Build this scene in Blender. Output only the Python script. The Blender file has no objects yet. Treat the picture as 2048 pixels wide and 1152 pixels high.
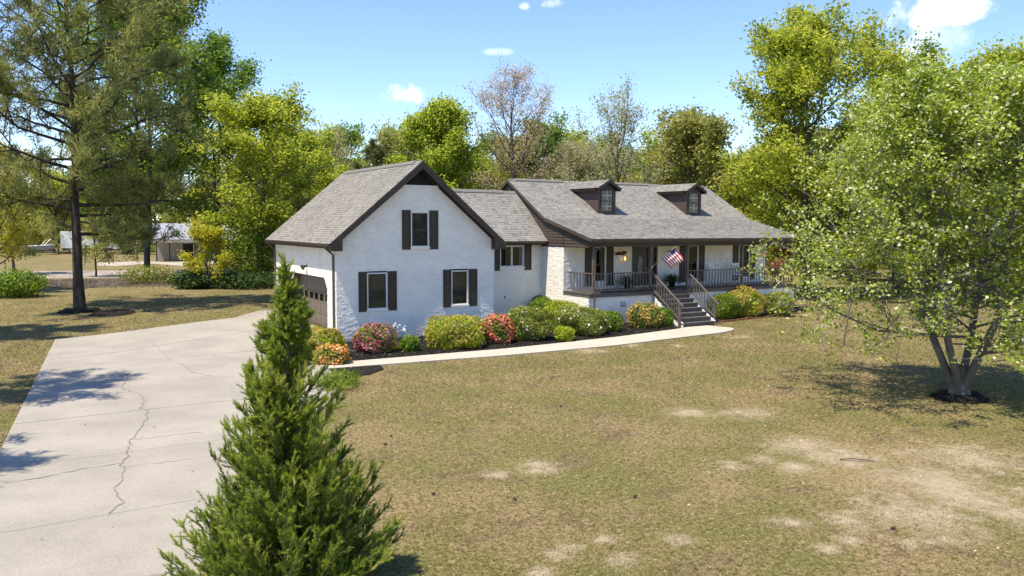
import bpy, math, random
import numpy as np
from mathutils import Vector, Matrix
sc = bpy.context.scene
col = sc.collection
rnd = random.Random(7)
# ------------------------------------------------------------------ camera
FPX, PITCH, ROLL, YAW = 1622.876, -4.489, 0.283, 31.321
CAM = np.array([-10.867, -31.438, 4.846])
_y, _p, _r = map(math.radians, (YAW, PITCH, ROLL))
FW = np.array([math.sin(_y)*math.cos(_p), math.cos(_y)*math.cos(_p), math.sin(_p)])
_rt = np.array([math.cos(_y), -math.sin(_y), 0.0]); _up = np.cross(_rt, FW)
RT = _rt*math.cos(_r)+_up*math.sin(_r); UP = -_rt*math.sin(_r)+_up*math.cos(_r)
cd = bpy.data.cameras.new('camera'); cam = bpy.data.objects.new('camera', cd); col.objects.link(cam)
cd.sensor_width = 36; cd.lens = FPX/2048*36; cd.clip_end = 3000; cd.clip_start = .1
m = Matrix.Identity(4)
for i in range(3):
    m[i][0], m[i][1], m[i][2], m[i][3] = RT[i], UP[i], -FW[i], CAM[i]
cam.matrix_world = m
sc.camera = cam
# ------------------------------------------------------------------ sky, sun, exposure
SUN = Vector((-0.43, -0.085, 1.0)).normalized()
el = math.asin(SUN.z); az = math.atan2(SUN.x, SUN.y)
w = bpy.data.worlds.new('World'); sc.world = w; w.use_nodes = True
nt = w.node_tree; nt.nodes.clear()
wo = nt.nodes.new('ShaderNodeOutputWorld'); bg = nt.nodes.new('ShaderNodeBackground')
sky = nt.nodes.new('ShaderNodeTexSky'); sky.sky_type = 'NISHITA'; sky.sun_disc = False
sky.sun_elevation = el; sky.sun_rotation = az
sky.air_density = 1.0; sky.dust_density = 0.0; sky.ozone_density = 3.2; sky.altitude = 900
bg.inputs[1].default_value = 0.15
def W(t, **k):
    n = nt.nodes.new(t)
    for a, b in k.items(): setattr(n, a, b)
    return n
tc = W('ShaderNodeTexCoord'); no = W('ShaderNodeTexNoise'); no.inputs['Scale'].default_value = 26; no.inputs['Detail'].default_value = 7
no.inputs['Roughness'].default_value = .6
nt.links.new(tc.outputs['Generated'], no.inputs['Vector'])
def raydir(x, y):
    d = FW+RT*(x-1024)/FPX+UP*(576-y)/FPX
    return d/np.linalg.norm(d)
# small fair-weather clouds: direction, half width, half height (radians), strength
clouds = [(raydir(1880, 22), .055, .020, 1.0), (raydir(1835, 105), .035, .018, .35), (raydir(800, 187), .030, .014, .95), (raydir(1772, 48), .018, .010, .7),
          (raydir(1000, 104), .018, .005, .3), (raydir(1100, 6), .014, .006, .6), (raydir(1860, 80), .05, .022, .3),
          (raydir(1050, 12), .008, .005, .4), (raydir(2500, 60), .07, .02, .8), (raydir(-500, 90), .05, .016, .8), (raydir(3300, 150), .06, .02, .8), (raydir(2900, -300), .08, .04, .8), (raydir(300, -500), .07, .03, .8)]
acc = None
def mth(op, a, b=None, clamp=False):
    n = W('ShaderNodeMath', operation=op, use_clamp=clamp)
    for i, q in enumerate((a, b)):
        if q is None: continue
        if isinstance(q, (int, float)): n.inputs[i].default_value = q
        else: nt.links.new(q, n.inputs[i])
    return n.outputs[0]
def dot(v):
    n = W('ShaderNodeVectorMath', operation='DOT_PRODUCT'); nt.links.new(tc.outputs['Generated'], n.inputs[0]); n.inputs[1].default_value = tuple(v); return n.outputs['Value']
for d, hw, hh, st in clouds:
    h = np.cross(d, (0, 0, 1)); h /= np.linalg.norm(h); v = np.cross(h, d)
    a = mth('DIVIDE', dot(h), hw); b = mth('DIVIDE', dot(v), hh)
    r2 = mth('ADD', mth('MULTIPLY', a, a), mth('MULTIPLY', b, b))
    f = mth('GREATER_THAN', dot(d), .5)
    k = mth('SUBTRACT', 1.0, r2)                     # 1 in the middle, <0 outside
    k = mth('ADD', k, mth('MULTIPLY', mth('SUBTRACT', no.outputs[0], .50), 5.0))
    k = mth('MULTIPLY', k, .55, True); k = mth('MULTIPLY', mth('MULTIPLY', k, k), mth('SUBTRACT', 3.0, mth('MULTIPLY', k, 2.0))); k = mth('MULTIPLY', k, mth('MULTIPLY', f, st))
    acc = k if acc is None else mth('MAXIMUM', acc, k)
mx = W('ShaderNodeMix', data_type='RGBA'); mx.inputs['B'].default_value = (6.4, 6.5, 6.7, 1)
hs = W('ShaderNodeHueSaturation'); hs.inputs['Saturation'].default_value = 1.10; hs.inputs['Value'].default_value = 1.0; nt.links.new(sky.outputs[0], hs.inputs['Color'])
nt.links.new(acc, mx.inputs['Factor']); tm = W('ShaderNodeMix', data_type='RGBA', blend_type='MULTIPLY'); tm.inputs['Factor'].default_value = 1; tm.inputs['B'].default_value = (.69, .72, .93, 1); nt.links.new(hs.outputs[0], tm.inputs['A']); nt.links.new(tm.outputs['Result'], mx.inputs['A'])
nt.links.new(mx.outputs['Result'], bg.inputs[0]); nt.links.new(bg.outputs[0], wo.inputs[0])
sl = bpy.data.lights.new('sun', 'SUN'); sl.energy = 3.2; sl.angle = math.radians(.53); sl.color = (1, .985, .965)
so = bpy.data.objects.new('sun', sl); col.objects.link(so); so.rotation_euler = SUN.to_track_quat('Z', 'Y').to_euler(); so.location = (-20, -10, 40)
vs = sc.view_settings; vs.view_transform = 'Standard'; vs.look = 'None'; vs.exposure = 1.2; vs.gamma = 1
try: vs.use_curve_mapping = False; vs.use_white_balance = True; vs.white_balance_temperature = 8300; vs.white_balance_tint = 4
except Exception: pass
sc.cycles.max_bounces = 8; sc.cycles.transparent_max_bounces = 12
# ------------------------------------------------------------------ helpers
def S(t): t = min(1, max(0, t)); return t*t*(3-2*t)
def gz(x, y):
    return .36*S((y-.1)/2.2)*S((x+10)/9.5)*(1-S((y-14)/12))*(1-S((x-.3)/1.2))
def ray(x, y): return FW+RT*(x-1024)/FPX+UP*(576-y)/FPX
def G(x, y, z=0.0):
    d = ray(x, y); t = (z-CAM[2])/d[2]; return CAM+d*t
def GP(x, depth):                        # ground point under an image column at a known distance
    d = ray(x, 449); q = CAM+d*depth; return (float(q[0]), float(q[1]), 0.0)
ORG = {}
def tag(o, label, cat, group=None, kind=None):
    if label: o['label'] = label
    if cat: o['category'] = cat
    if group: o['group'] = group
    if kind: o['kind'] = kind
    return o
def thing(name, label, cat, loc, group=None):
    o = bpy.data.objects.new(name, None); col.objects.link(o); o.location = loc; o.empty_display_size = .2
    ORG[o.name] = np.array(loc, float); tag(o, label, cat, group); return o
def finish(me, name, mat, parent, org, smooth):
    o = bpy.data.objects.new(name, me); col.objects.link(o)
    if mat is not None: me.materials.append(mat)
    if parent is not None: o.parent = parent
    else: o.location = tuple(org)
    ORG[o.name] = np.array(org, float)
    if smooth: me.polygons.foreach_set('use_smooth', np.ones(len(me.polygons), bool))
    return o
def origin(parent, org):
    if parent is not None: return ORG[parent.name]
    return np.array(org if org is not None else (0, 0, 0), float)
class MB:
    def __init__(s): s.v = []; s.f = []; s.t = []
    def add(s, vs, fs, t=.5):
        n = len(s.v); s.v += [tuple(map(float, q)) for q in vs]
        for f in fs: s.f.append([n+i for i in f]); s.t.append(t)
        return s
    def box(s, x0, x1, y0, y1, z0, z1, t=.5):
        return s.add([(x, y, z) for z in (z0, z1) for y in (y0, y1) for x in (x0, x1)],
                     [(0, 2, 3, 1), (4, 5, 7, 6), (0, 1, 5, 4), (2, 6, 7, 3), (0, 4, 6, 2), (1, 3, 7, 5)], t)
    def bar(s, p, q, w, h, up=(0, 0, 1), t=.5):
        p, q = Vector(p), Vector(q); d = (q-p).normalized(); sd = d.cross(Vector(up))
        if sd.length < 1e-4: sd = d.cross(Vector((0, 1, 0)))
        sd.normalize(); u = sd.cross(d)
        vs = [c+sd*(a*w/2)+u*(b*h/2) for c in (p, q) for a, b in ((-1, -1), (1, -1), (1, 1), (-1, 1))]
        return s.add(vs, [(3, 2, 1, 0), (4, 5, 6, 7), (0, 1, 5, 4), (1, 2, 6, 5), (2, 3, 7, 6), (3, 0, 4, 7)], t)
    def prism(s, pts, d, t=.5):
        n = len(pts); a = [Vector(p) for p in pts]; b = [p+Vector(d) for p in a]
        return s.add(a+b, [list(range(n))[::-1], list(range(n, 2*n))]+[(i, (i+1) % n, n+(i+1) % n, n+i) for i in range(n)], t)
    def tube(s, pts, rad, n=6, cap=True, t=.5):
        pts = [Vector(p) for p in pts]; base = len(s.v); prev = None
        for i, p in enumerate(pts):
            d = (pts[min(i+1, len(pts)-1)]-pts[max(i-1, 0)]).normalized()
            a = d.cross(Vector((.31, .17, .93)) if abs(d.z) < .9 else Vector((1, .2, 0))).normalized()
            if prev is not None:
                a2 = prev-d*prev.dot(d)
                if a2.length > 1e-3: a = a2.normalized()
            prev = a; b = d.cross(a); r = rad[i] if hasattr(rad, '__len__') else rad
            for k in range(n):
                c = 2*math.pi*k/n; q = p+(a*math.cos(c)+b*math.sin(c))*r; s.v.append((q.x, q.y, q.z))
        for i in range(len(pts)-1):
            for k in range(n):
                s.f.append([base+i*n+k, base+i*n+(k+1) % n, base+(i+1)*n+(k+1) % n, base+(i+1)*n+k]); s.t.append(t)
        if cap:
            s.f.append([base+k for k in range(n)][::-1]); s.t.append(t)
            s.f.append([base+(len(pts)-1)*n+k for k in range(n)]); s.t.append(t)
        return s
    def lathe(s, c, prof, n=14, t=.5):
        base = len(s.v)
        for r, z in prof:
            for k in range(n):
                a = 2*math.pi*k/n; s.v.append((c[0]+r*math.cos(a), c[1]+r*math.sin(a), c[2]+z))
        for i in range(len(prof)-1):
            for k in range(n):
                s.f.append([base+i*n+k, base+i*n+(k+1) % n, base+(i+1)*n+(k+1) % n, base+(i+1)*n+k]); s.t.append(t)
        return s
    def build(s, name, mat, parent=None, org=None, smooth=False, kind=None, bevel=0):
        o3 = origin(parent, org); me = bpy.data.meshes.new(name)
        v = (np.array(s.v)-o3) if len(s.v) else np.zeros((0, 3))
        me.from_pydata(v.tolist(), [], s.f); me.update()
        a = me.attributes.new('tint', 'FLOAT', 'FACE'); a.data.foreach_set('value', np.array(s.t, 'f'))
        o = finish(me, name, mat, parent, o3, smooth)
        if bevel:
            b = o.modifiers.new('bevel', 'BEVEL'); b.width = bevel; b.segments = 2; b.limit_method = 'ANGLE'
        if kind: o['kind'] = kind
        return o
def quads_mesh(name, V, n, tint, mat, parent=None, org=None, kind=None):
    """V: (N*n,3) corner array, n corners for each face"""
    o3 = origin(parent, org); N = len(V)//n; me = bpy.data.meshes.new(name)
    me.vertices.add(len(V)); me.vertices.foreach_set('co', (V-o3).astype('f').ravel())
    me.loops.add(len(V)); me.loops.foreach_set('vertex_index', np.arange(len(V), dtype='i'))
    me.polygons.add(N); me.polygons.foreach_set('loop_start', np.arange(0, len(V), n, dtype='i')); me.polygons.foreach_set('loop_total', np.full(N, n, 'i'))
    me.update(calc_edges=True)
    a = me.attributes.new('tint', 'FLOAT', 'FACE'); a.data.foreach_set('value', np.asarray(tint, 'f'))
    o = finish(me, name, mat, parent, o3, False)
    if kind: o['kind'] = kind
    return o
def nrm(a): return a/np.maximum(np.linalg.norm(a, axis=1, keepdims=True), 1e-6)
def leaves(name, C, size, mat, parent, rng, aspect=.62, up=.5, out=None, tint=None, kind=None, clump=None):
    N = len(C); n = rng.normal(size=(N, 3))
    n[:, 2] += up
    if out is not None: n = n*.8+out*1.1
    n = nrm(n); t = nrm(np.cross(n, rng.normal(size=(N, 3)))); b = np.cross(n, t)
    s = (size*rng.uniform(.6, 1.35, N))[:, None]
    A = t*s*.5; B = b*s*.5*aspect; fold = n*s*.10
    V = np.stack([C-A, C+B-A*.12+fold, C+A, C-B-A*.12+fold], 1).reshape(-1, 3)
    if tint is None: tint = rng.uniform(0, 1, N)
    return quads_mesh(name, V, 4, tint, mat, parent, kind=kind)
def blades(name, B, D, L, wd, mat, parent, rng, tint=None, kind=None, org=None):
    N = len(B); D = nrm(D); sd = nrm(np.cross(D, rng.normal(size=(N, 3))))*(np.asarray(wd)*np.ones(N))[:, None]*.5
    T = B+D*(np.asarray(L)*np.ones(N))[:, None]
    V = np.stack([B-sd, B+sd, T], 1).reshape(-1, 3)
    if tint is None: tint = rng.uniform(0, 1, N)
    return quads_mesh(name, V, 3, tint, mat, parent, org=org, kind=kind)
def copy_tree(o, parent=None):
    c = o.copy(); col.objects.link(c)
    if parent is not None: c.parent = parent
    for ch in list(o.children): copy_tree(ch, c)
    return c
# ------------------------------------------------------------------ materials
def newmat(name):
    mt = bpy.data.materials.new(name); mt.use_nodes = True; t = mt.node_tree; t.nodes.clear()
    o = t.nodes.new('ShaderNodeOutputMaterial'); return mt, t, o
def N(t, k, **a):
    n = t.nodes.new(k)
    for x, y in a.items(): setattr(n, x, y)
    return n
def mixc(t, fac, a, b, mode='MIX'):
    n = N(t, 'ShaderNodeMix', data_type='RGBA', blend_type=mode)
    for k, v in (('Factor', fac), ('A', a), ('B', b)):
        if isinstance(v, (int, float)): n.inputs[k].default_value = v
        elif isinstance(v, tuple): n.inputs[k].default_value = v if len(v) == 4 else v+(1,)
        else: t.links.new(v, n.inputs[k])
    return n.outputs['Result']
def noise(t, vec, scale, detail=4, rough=.55, dist=0):
    n = N(t, 'ShaderNodeTexNoise'); n.inputs['Scale'].default_value = scale; n.inputs['Detail'].default_value = detail
    n.inputs['Roughness'].default_value = rough; n.inputs['Distortion'].default_value = dist; t.links.new(vec, n.inputs['Vector']); return n.outputs[0]
def ramp(t, fac, stops):
    n = N(t, 'ShaderNodeValToRGB'); e = n.color_ramp.elements
    while len(e) < len(stops): e.new(.5)
    for q, (p, c) in zip(e, stops): q.position = p; q.color = tuple(c)+(1,) if len(c) == 3 else c
    t.links.new(fac, n.inputs[0]); return n.outputs[0]
def rng01(t, fac, a, b):
    n = N(t, 'ShaderNodeMapRange'); n.inputs[1].default_value = a; n.inputs[2].default_value = b; t.links.new(fac, n.inputs[0]); n.interpolation_type = 'SMOOTHSTEP'; return n.outputs[0]
def sca(c, k): return tuple(min(1, x*k) for x in c)
def mat(name, c, rough=.7, var=.18, vs=2.5, tint=0., bump=0., bs=40, spec=.35, metal=0., c2=None, stretch=(1, 1, 1), fine=0., fs=0):
    mt, t, o = newmat(name); p = N(t, 'ShaderNodeBsdfPrincipled')
    co = N(t, 'ShaderNodeTexCoord'); mp = N(t, 'ShaderNodeMapping'); mp.inputs['Scale'].default_value = stretch
    t.links.new(co.outputs['Object'], mp.inputs[0]); v = mp.outputs[0]
    base = mixc(t, rng01(t, noise(t, v, vs, 6), .3, .7), sca(c, 1-var), sca(c2 or c, 1+var*.6))
    if fine: base = mixc(t, fine, base, mixc(t, rng01(t, noise(t, v, fs or vs*22, 3), .35, .65), sca(c, .55), sca(c, 1.35)))
    if tint:
        at = N(t, 'ShaderNodeAttribute', attribute_name='tint'); r = ramp(t, at.outputs['Fac'], [(0, (1-tint,)*3), (1, (1+0*tint,)*3)])
        base = mixc(t, 1.0, base, r, 'MULTIPLY')
    t.links.new(base, p.inputs['Base Color']); p.inputs['Roughness'].default_value = rough; p.inputs['Metallic'].default_value = metal
    p.inputs['Specular IOR Level'].default_value = spec
    if bump:
        b = N(t, 'ShaderNodeBump'); b.inputs['Strength'].default_value = bump; b.inputs['Distance'].default_value = .02
        t.links.new(noise(t, v, bs, 5), b.inputs['Height']); t.links.new(b.outputs[0], p.inputs['Normal'])
    t.links.new(p.outputs[0], o.inputs[0]); return mt
def leafmat(name, cols, trans=.4, rough=.5, spec=.3, tc=1.25):
    if name.startswith(('leaf_', 'pine_', 'cedar')): cols = [(min(1, q[0]*1.30), q[1]*1.25, q[2]*1.7) for q in cols]; trans = min(.5, trans+.06); tc = 1.5
    elif name.startswith('shrub'): cols = [sca(q, 1.15) for q in cols]
    mt, t, o = newmat(name); p = N(t, 'ShaderNodeBsdfPrincipled'); tr = N(t, 'ShaderNodeBsdfTranslucent'); ms = N(t, 'ShaderNodeMixShader')
    at = N(t, 'ShaderNodeAttribute', attribute_name='tint'); k = len(cols)
    c = ramp(t, at.outputs['Fac'], [(i/(k-1), q) for i, q in enumerate(cols)])
    oi = N(t, 'ShaderNodeObjectInfo'); hs = N(t, 'ShaderNodeHueSaturation')
    mr = N(t, 'ShaderNodeMapRange'); mr.inputs[3].default_value = .485; mr.inputs[4].default_value = .515; t.links.new(oi.outputs['Random'], mr.inputs[0])
    t.links.new(mr.outputs[0], hs.inputs['Hue']); t.links.new(c, hs.inputs['Color']); c = hs.outputs[0]
    t.links.new(c, p.inputs['Base Color']); p.inputs['Roughness'].default_value = rough; p.inputs['Specular IOR Level'].default_value = spec
    t.links.new(mixc(t, 1., c, (tc, tc*1.02, tc*.75), 'MULTIPLY'), tr.inputs[0]); ms.inputs[0].default_value = trans
    t.links.new(p.outputs[0], ms.inputs[1]); t.links.new(tr.outputs[0], ms.inputs[2]); t.links.new(ms.outputs[0], o.inputs[0]); return mt
def glassmat(name, tintc=(.6, .62, .63), rough=.03):
    mt, t, o = newmat(name); g = N(t, 'ShaderNodeBsdfGlossy'); g.inputs['Roughness'].default_value = rough; g.inputs[0].default_value = (.9, .93, .95, 1)
    tr = N(t, 'ShaderNodeBsdfTransparent'); tr.inputs[0].default_value = tintc+(1,); ms = N(t, 'ShaderNodeMixShader'); ms.inputs[0].default_value = .045
    t.links.new(tr.outputs[0], ms.inputs[1]); t.links.new(g.outputs[0], ms.inputs[2]); t.links.new(ms.outputs[0], o.inputs[0]); return mt
def emis(name, c, s):
    mt, t, o = newmat(name); e = N(t, 'ShaderNodeEmission'); e.inputs[0].default_value = c+(1,); e.inputs[1].default_value = s; t.links.new(e.outputs[0], o.inputs[0]); return mt
def dirt(mt, hi=.5):
    t = mt.node_tree; p = next(n for n in t.nodes if n.type == 'BSDF_PRINCIPLED'); src = p.inputs['Base Color'].links[0].from_socket
    g = N(t, 'ShaderNodeNewGeometry'); sx = N(t, 'ShaderNodeSeparateXYZ'); t.links.new(g.outputs['Position'], sx.inputs[0])
    h = rng01(t, sx.outputs['Z'], hi, .0); k = N(t, 'ShaderNodeMath', operation='MULTIPLY'); t.links.new(h, k.inputs[0]); t.links.new(rng01(t, noise(t, g.outputs['Position'], 2.4, 7, .7), .35, .75), k.inputs[1])
    t.links.new(mixc(t, k.outputs[0], src, (.46, .38, .30)), p.inputs['Base Color']); return mt
BRICK = mat('white_painted_brick', (.90, .85, .78), .75, .05, 1.2, tint=.08, bump=.25, bs=55)
dirt(BRICK)
MORT = mat('white_painted_mortar', (.84, .80, .74), .85, .06, 1.5, bump=.3, bs=60)
PLAIN = mat('white_painted_wall', (.87, .825, .765), .8, .06, 1.2, bump=.3, bs=35)
TRIM = mat('dark_brown_trim', (.042, .031, .026), .55, .2, 3, spec=.35)
SHUT = mat('shutter_brown', (.050, .037, .027), .5, .15, 6, spec=.4)
SIDING = mat('brown_siding', (.085, .062, .052), .6, .2, 1.5, tint=.12, stretch=(1, .2, 6))
PORCH = mat('porch_taupe_paint', (.135, .108, .094), .55, .2, 3)
PFLOOR = mat('porch_floor_paint', (.10, .088, .082), .6, .25, 3)
WTRIM = mat('white_vinyl', (.75, .74, .71), .45, .05, 3)
SHING = mat('grey_shingle', (.268, .252, .238), .92, .12, .6, tint=.45, bump=.3, bs=90, spec=.2, fine=.25)
DECK = mat('roof_deck', (.16, .15, .145), .95, .1)
GUT = mat('brown_gutter', (.085, .06, .05), .4, .1, spec=.5)
GLASS = glassmat('window_glass')
ROOM = mat('dark_interior', (.035, .033, .032), .9, .2)
BLIND = mat('window_blind', (.42, .43, .45), .6, .1)
GDOOR = mat('garage_door_taupe', (.165, .128, .102), .5, .1, 2, stretch=(1, 1, .3))
GDOORB = mat('garage_jamb_brown', (.11, .08, .063), .5, .15, 2)
CONC = mat('driveway_concrete', (.315, .284, .254), .9, .18, .55, bump=.3, bs=60, spec=.2, fine=.28, fs=38)
WALK = mat('sidewalk_concrete', (.45, .40, .345), .9, .08, .6, bump=.2, bs=60, spec=.2, fine=.2, fs=38)
CRACK = mat('crack_dark', (.19, .165, .14), 1, .3, 9)
MULCH = mat('black_mulch', (.016, .0135, .012), .9, .4, 8, tint=.5, bump=.8, bs=30, spec=.25)
BARK = mat('bark', (.10, .083, .068), .95, .35, 4, bump=.9, bs=14, stretch=(1, 1, .3), spec=.1)
BARKL = mat('pale_bark', (.15, .13, .112), .9, .35, 3, bump=.7, bs=16, stretch=(1, 1, .3), spec=.1)
PBARK = mat('pine_bark', (.075, .058, .05), .95, .4, 5, bump=1.0, bs=10, stretch=(1, 1, .35), spec=.1)
TWIG = mat('twig', (.15, .12, .095), .9, .3, 5)
BLACK = mat('black_metal', (.012, .012, .012), .4, .1, spec=.5)
WHITEP = mat('white_paint', (.78, .78, .76), .45, .05)
TERRA = mat('red_brick', (.30, .105, .065), .9, .35, 6, tint=.4, bump=.5, bs=50)
# ------------------------------------------------------------------ ground
DL = lambda y: -9.7-(6.6-y)*.091      # left edge of the driveway
def DR(y):
    if y > 0: return -.02
    if y > -4.3: return -.02-2.3*S(-y/2.2)
    if y > -6.2: return -2.3
    t = S((-6.2-y)/12.5); return -2.3*(1-t)+t*(-8.2)-.06*max(0, -18.7-y)
def on_drive(x, y): return DL(y) < x < DR(y) and y < 6.6+.2*(x+9.7) and y > -44
WI = [(-2.25, -4.5), (-1.1, -4.5), (5.1, -4.68), (10.9, -4.2), (15.2, -3.45), (16.3, -3.3)]
WO = [(-2.25, -5.45), (-1.9, -5.5), (4.3, -6.05), (9.4, -6.08), (16.2, -5.36), (17.4, -4.75)]
def interp(P, x): return float(np.interp(x, [p[0] for p in P], [p[1] for p in P]))
def on_walk(x, y): return -2.3 < x < 17.75 and interp(WO, x)-.03 < y < interp(WI, x)+.03
def in_bed(x, y):
    if -2.0 < x < 15.7 and interp(WI, x) < y < 3.4: return True
    return 18.3 < x < 30 and y > interp([(18.9, -2.4), (21.5, -2.1), (24, -1.86), (28.5, -.86), (30, -.5)], x) and y < 1.5
def lawn_nodes(t):
    g = N(t, 'ShaderNodeNewGeometry'); v = g.outputs['Position']
    n1 = noise(t, v, .30, 7, .66, .3); n2 = noise(t, v, .8, 8, .7, .5); n3 = noise(t, v, 4.0, 7, .74); n4 = noise(t, v, 30, 5, .75)
    straw, green, brown = (.235, .178, .10), (.142, .13, .052), (.135, .095, .063)
    big = rng01(t, n1, .36, .64)
    a0 = N(t, 'ShaderNodeMath', operation='MULTIPLY_ADD'); t.links.new(n3, a0.inputs[0]); a0.inputs[1].default_value = .62; a0.inputs[2].default_value = -.31
    a2 = N(t, 'ShaderNodeMath', operation='MULTIPLY_ADD'); t.links.new(n1, a2.inputs[0]); a2.inputs[1].default_value = .75; t.links.new(a0.outputs[0], a2.inputs[2])
    c = mixc(t, rng01(t, a2.outputs[0], .24, .46), straw, green)
    c = mixc(t, rng01(t, n2, .50, .70), c, brown)
    n6 = noise(t, v, 11, 6, .78)
    c = mixc(t, rng01(t, n6, .50, .61), c, mixc(t, big, (.09, .062, .042), (.08, .088, .026)))
    c = mixc(t, rng01(t, n6, .47, .37), c, (.28, .225, .14))
    # worn sandy patches at their places in the lawn
    acc = None
    rs = random.Random(4); spots = []
    for px, py, r in ((1390, 830, 1.2), (1700, 930, 2.2), (1810, 960, 1.9), (1960, 985, 1.6), (1020, 935, .8), (1300, 1100, .7), (1560, 940, .9), (1700, 1065, .6), (1160, 690, 1.2), (1330, 690, 1.0), (1480, 675, 1.0), (1860, 1090, .6), (1660, 650, 1.2), (1740, 1040, .7), (1880, 665, 2.0), (1090, 1120, .4)):
        q = G(px, py)
        for k in range(3): spots.append((q+np.array([rs.gauss(0, r*.7), rs.gauss(0, r*.55), 0]), r*rs.uniform(.35, .75)))
    for q, r in spots:
        d = N(t, 'ShaderNodeVectorMath', operation='DISTANCE'); t.links.new(v, d.inputs[0]); d.inputs[1].default_value = tuple(q)
        k = N(t, 'ShaderNodeMapRange'); k.inputs[1].default_value = r*2.4; k.inputs[2].default_value = 0; t.links.new(d.outputs['Value'], k.inputs[0])
        if acc is None: acc = k.outputs[0]
        else:
            mm = N(t, 'ShaderNodeMath', operation='MAXIMUM'); t.links.new(acc, mm.inputs[0]); t.links.new(k.outputs[0], mm.inputs[1]); acc = mm.outputs[0]
    a1 = N(t, 'ShaderNodeMath', operation='MULTIPLY_ADD'); t.links.new(acc, a1.inputs[0]); a1.inputs[1].default_value = .52; n5 = noise(t, v, 2.2, 12, .82, .6); t.links.new(n5, a1.inputs[2])
    sand = rng01(t, a1.outputs[0], .76, 1.04)
    c = mixc(t, sand, c, mixc(t, rng01(t, n3, .35, .6), (.25, .20, .145), (.34, .28, .21)))
    c = mixc(t, .6, c, mixc(t, 1.0, c, ramp(t, n4, [(.30, (.25, .24, .22)), (.64, (1.8, 1.75, 1.68))]), 'MULTIPLY'))
    return c, n4, n3
mt, t, o = newmat('lawn'); p = N(t, 'ShaderNodeBsdfPrincipled'); p.inputs['Roughness'].default_value = .95; p.inputs['Specular IOR Level'].default_value = .1
c, n4, n3 = lawn_nodes(t); t.links.new(c, p.inputs['Base Color'])
b = N(t, 'ShaderNodeBump'); b.inputs['Strength'].default_value = .7; b.inputs['Distance'].default_value = .03; t.links.new(n4, b.inputs['Height']); t.links.new(b.outputs[0], p.inputs['Normal'])
t.links.new(p.outputs[0], o.inputs[0]); LAWN = mt
mt, t, o = newmat('grass_blades'); p = N(t, 'ShaderNodeBsdfPrincipled'); p.inputs['Roughness'].default_value = .7; p.inputs['Specular IOR Level'].default_value = .2
c, _, _ = lawn_nodes(t); at = N(t, 'ShaderNodeAttribute', attribute_name='tint')
c = mixc(t, 1., c, ramp(t, at.outputs['Fac'], [(0, (.55, .8, .45)), (.35, (.9, 1.0, .7)), (.6, (1.25, 1.15, 1.0)), (1, (1.9, 1.7, 1.45))]), 'MULTIPLY')
t.links.new(c, p.inputs['Base Color']); tr = N(t, 'ShaderNodeBsdfTranslucent'); t.links.new(c, tr.inputs[0]); ms = N(t, 'ShaderNodeMixShader'); ms.inputs[0].default_value = .3
t.links.new(p.outputs[0], ms.inputs[1]); t.links.new(tr.outputs[0], ms.inputs[2]); t.links.new(ms.outputs[0], o.inputs[0]); GRASS = mt
xs = np.concatenate([np.linspace(-700, -60, 12), np.linspace(-50, -17, 12), np.arange(-16, 32.1, .5), np.linspace(36, 80, 10), np.linspace(120, 900, 12)])
ys = np.concatenate([np.linspace(-400, -60, 8), np.linspace(-50, -37, 5), np.arange(-36, 30.1, .5), np.linspace(33, 80, 14), np.linspace(100, 1200, 16)])
V = np.array([(x, y, gz(x, y)) for y in ys for x in xs]); nx = len(xs)
mb = MB(); mb.v = [tuple(q) for q in V]; mb.f = [[j*nx+i, j*nx+i+1, (j+1)*nx+i+1, (j+1)*nx+i] for j in range(len(ys)-1) for i in range(nx-1)]; mb.t = [.5]*len(mb.f)
o = mb.build('ground', LAWN, smooth=True, kind='structure')
# driveway: slabs with open joints between them
drive = bpy.data.objects.new('driveway', None); col.objects.link(drive); drive['kind'] = 'structure'; ORG['driveway'] = np.zeros(3)
J = [(6.6, .2), (4.0, .33), (1.0, .28), (-1.1, .10), (-5.8, .12), (-9.0, .02), (-13.0, .02), (-16.85, .03), (-20.8, .02), (-25, 0), (-30, 0), (-36, 0), (-43, 0)]
def jy(k, x): return J[k][0]+J[k][1]*(x+9.7)
for k in range(len(J)-1):
    mb = MB(); nu, nv = 14, 4; rows = []
    for b_ in range(nv+1):
        f = b_/nv; ym = J[k+1][0]*f+J[k][0]*(1-f)
        row = []
        for a in range(nu+1):
            x0 = DL(ym); x1 = DR(ym+J[k][1]*5 if k < 4 else ym)
            if k == 0 or k == 1: x1 = -.02
            x = x0+(x1-x0)*a/nu
            y = (jy(k, x)-.008)*(1-f)+(jy(k+1, x)+.008)*f
            x1 = DR(y)
            x = DL(y)+(x1-DL(y))*a/nu
            row.append((x, y))
        rows.append(row)
    for row in rows:
        for x, y in row: mb.v.append((x, y, gz(x, y)+.045+.0015*math.sin(k*2.1)))
    for row in rows:
        for x, y in row: mb.v.append((x, y, gz(x, y)-.06))
    n1 = nu+1; off = n1*(nv+1)
    for j in range(nv):
        for i in range(nu): mb.f.append([(j+1)*n1+i, (j+1)*n1+i+1, j*n1+i+1, j*n1+i]); mb.t.append(.5)
    rim = [i for i in range(n1)]+[j*n1+nu for j in range(1, nv+1)]+[nv*n1+i for i in range(nu-1, -1, -1)]+[j*n1 for j in range(nv-1, 0, -1)]
    for i in range(len(rim)):
        a, b_ = rim[i], rim[(i+1) % len(rim)]; mb.f.append([a, b_, b_+off, a+off]); mb.t.append(.5)
    mb.build('slab', CONC, drive)
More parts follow.
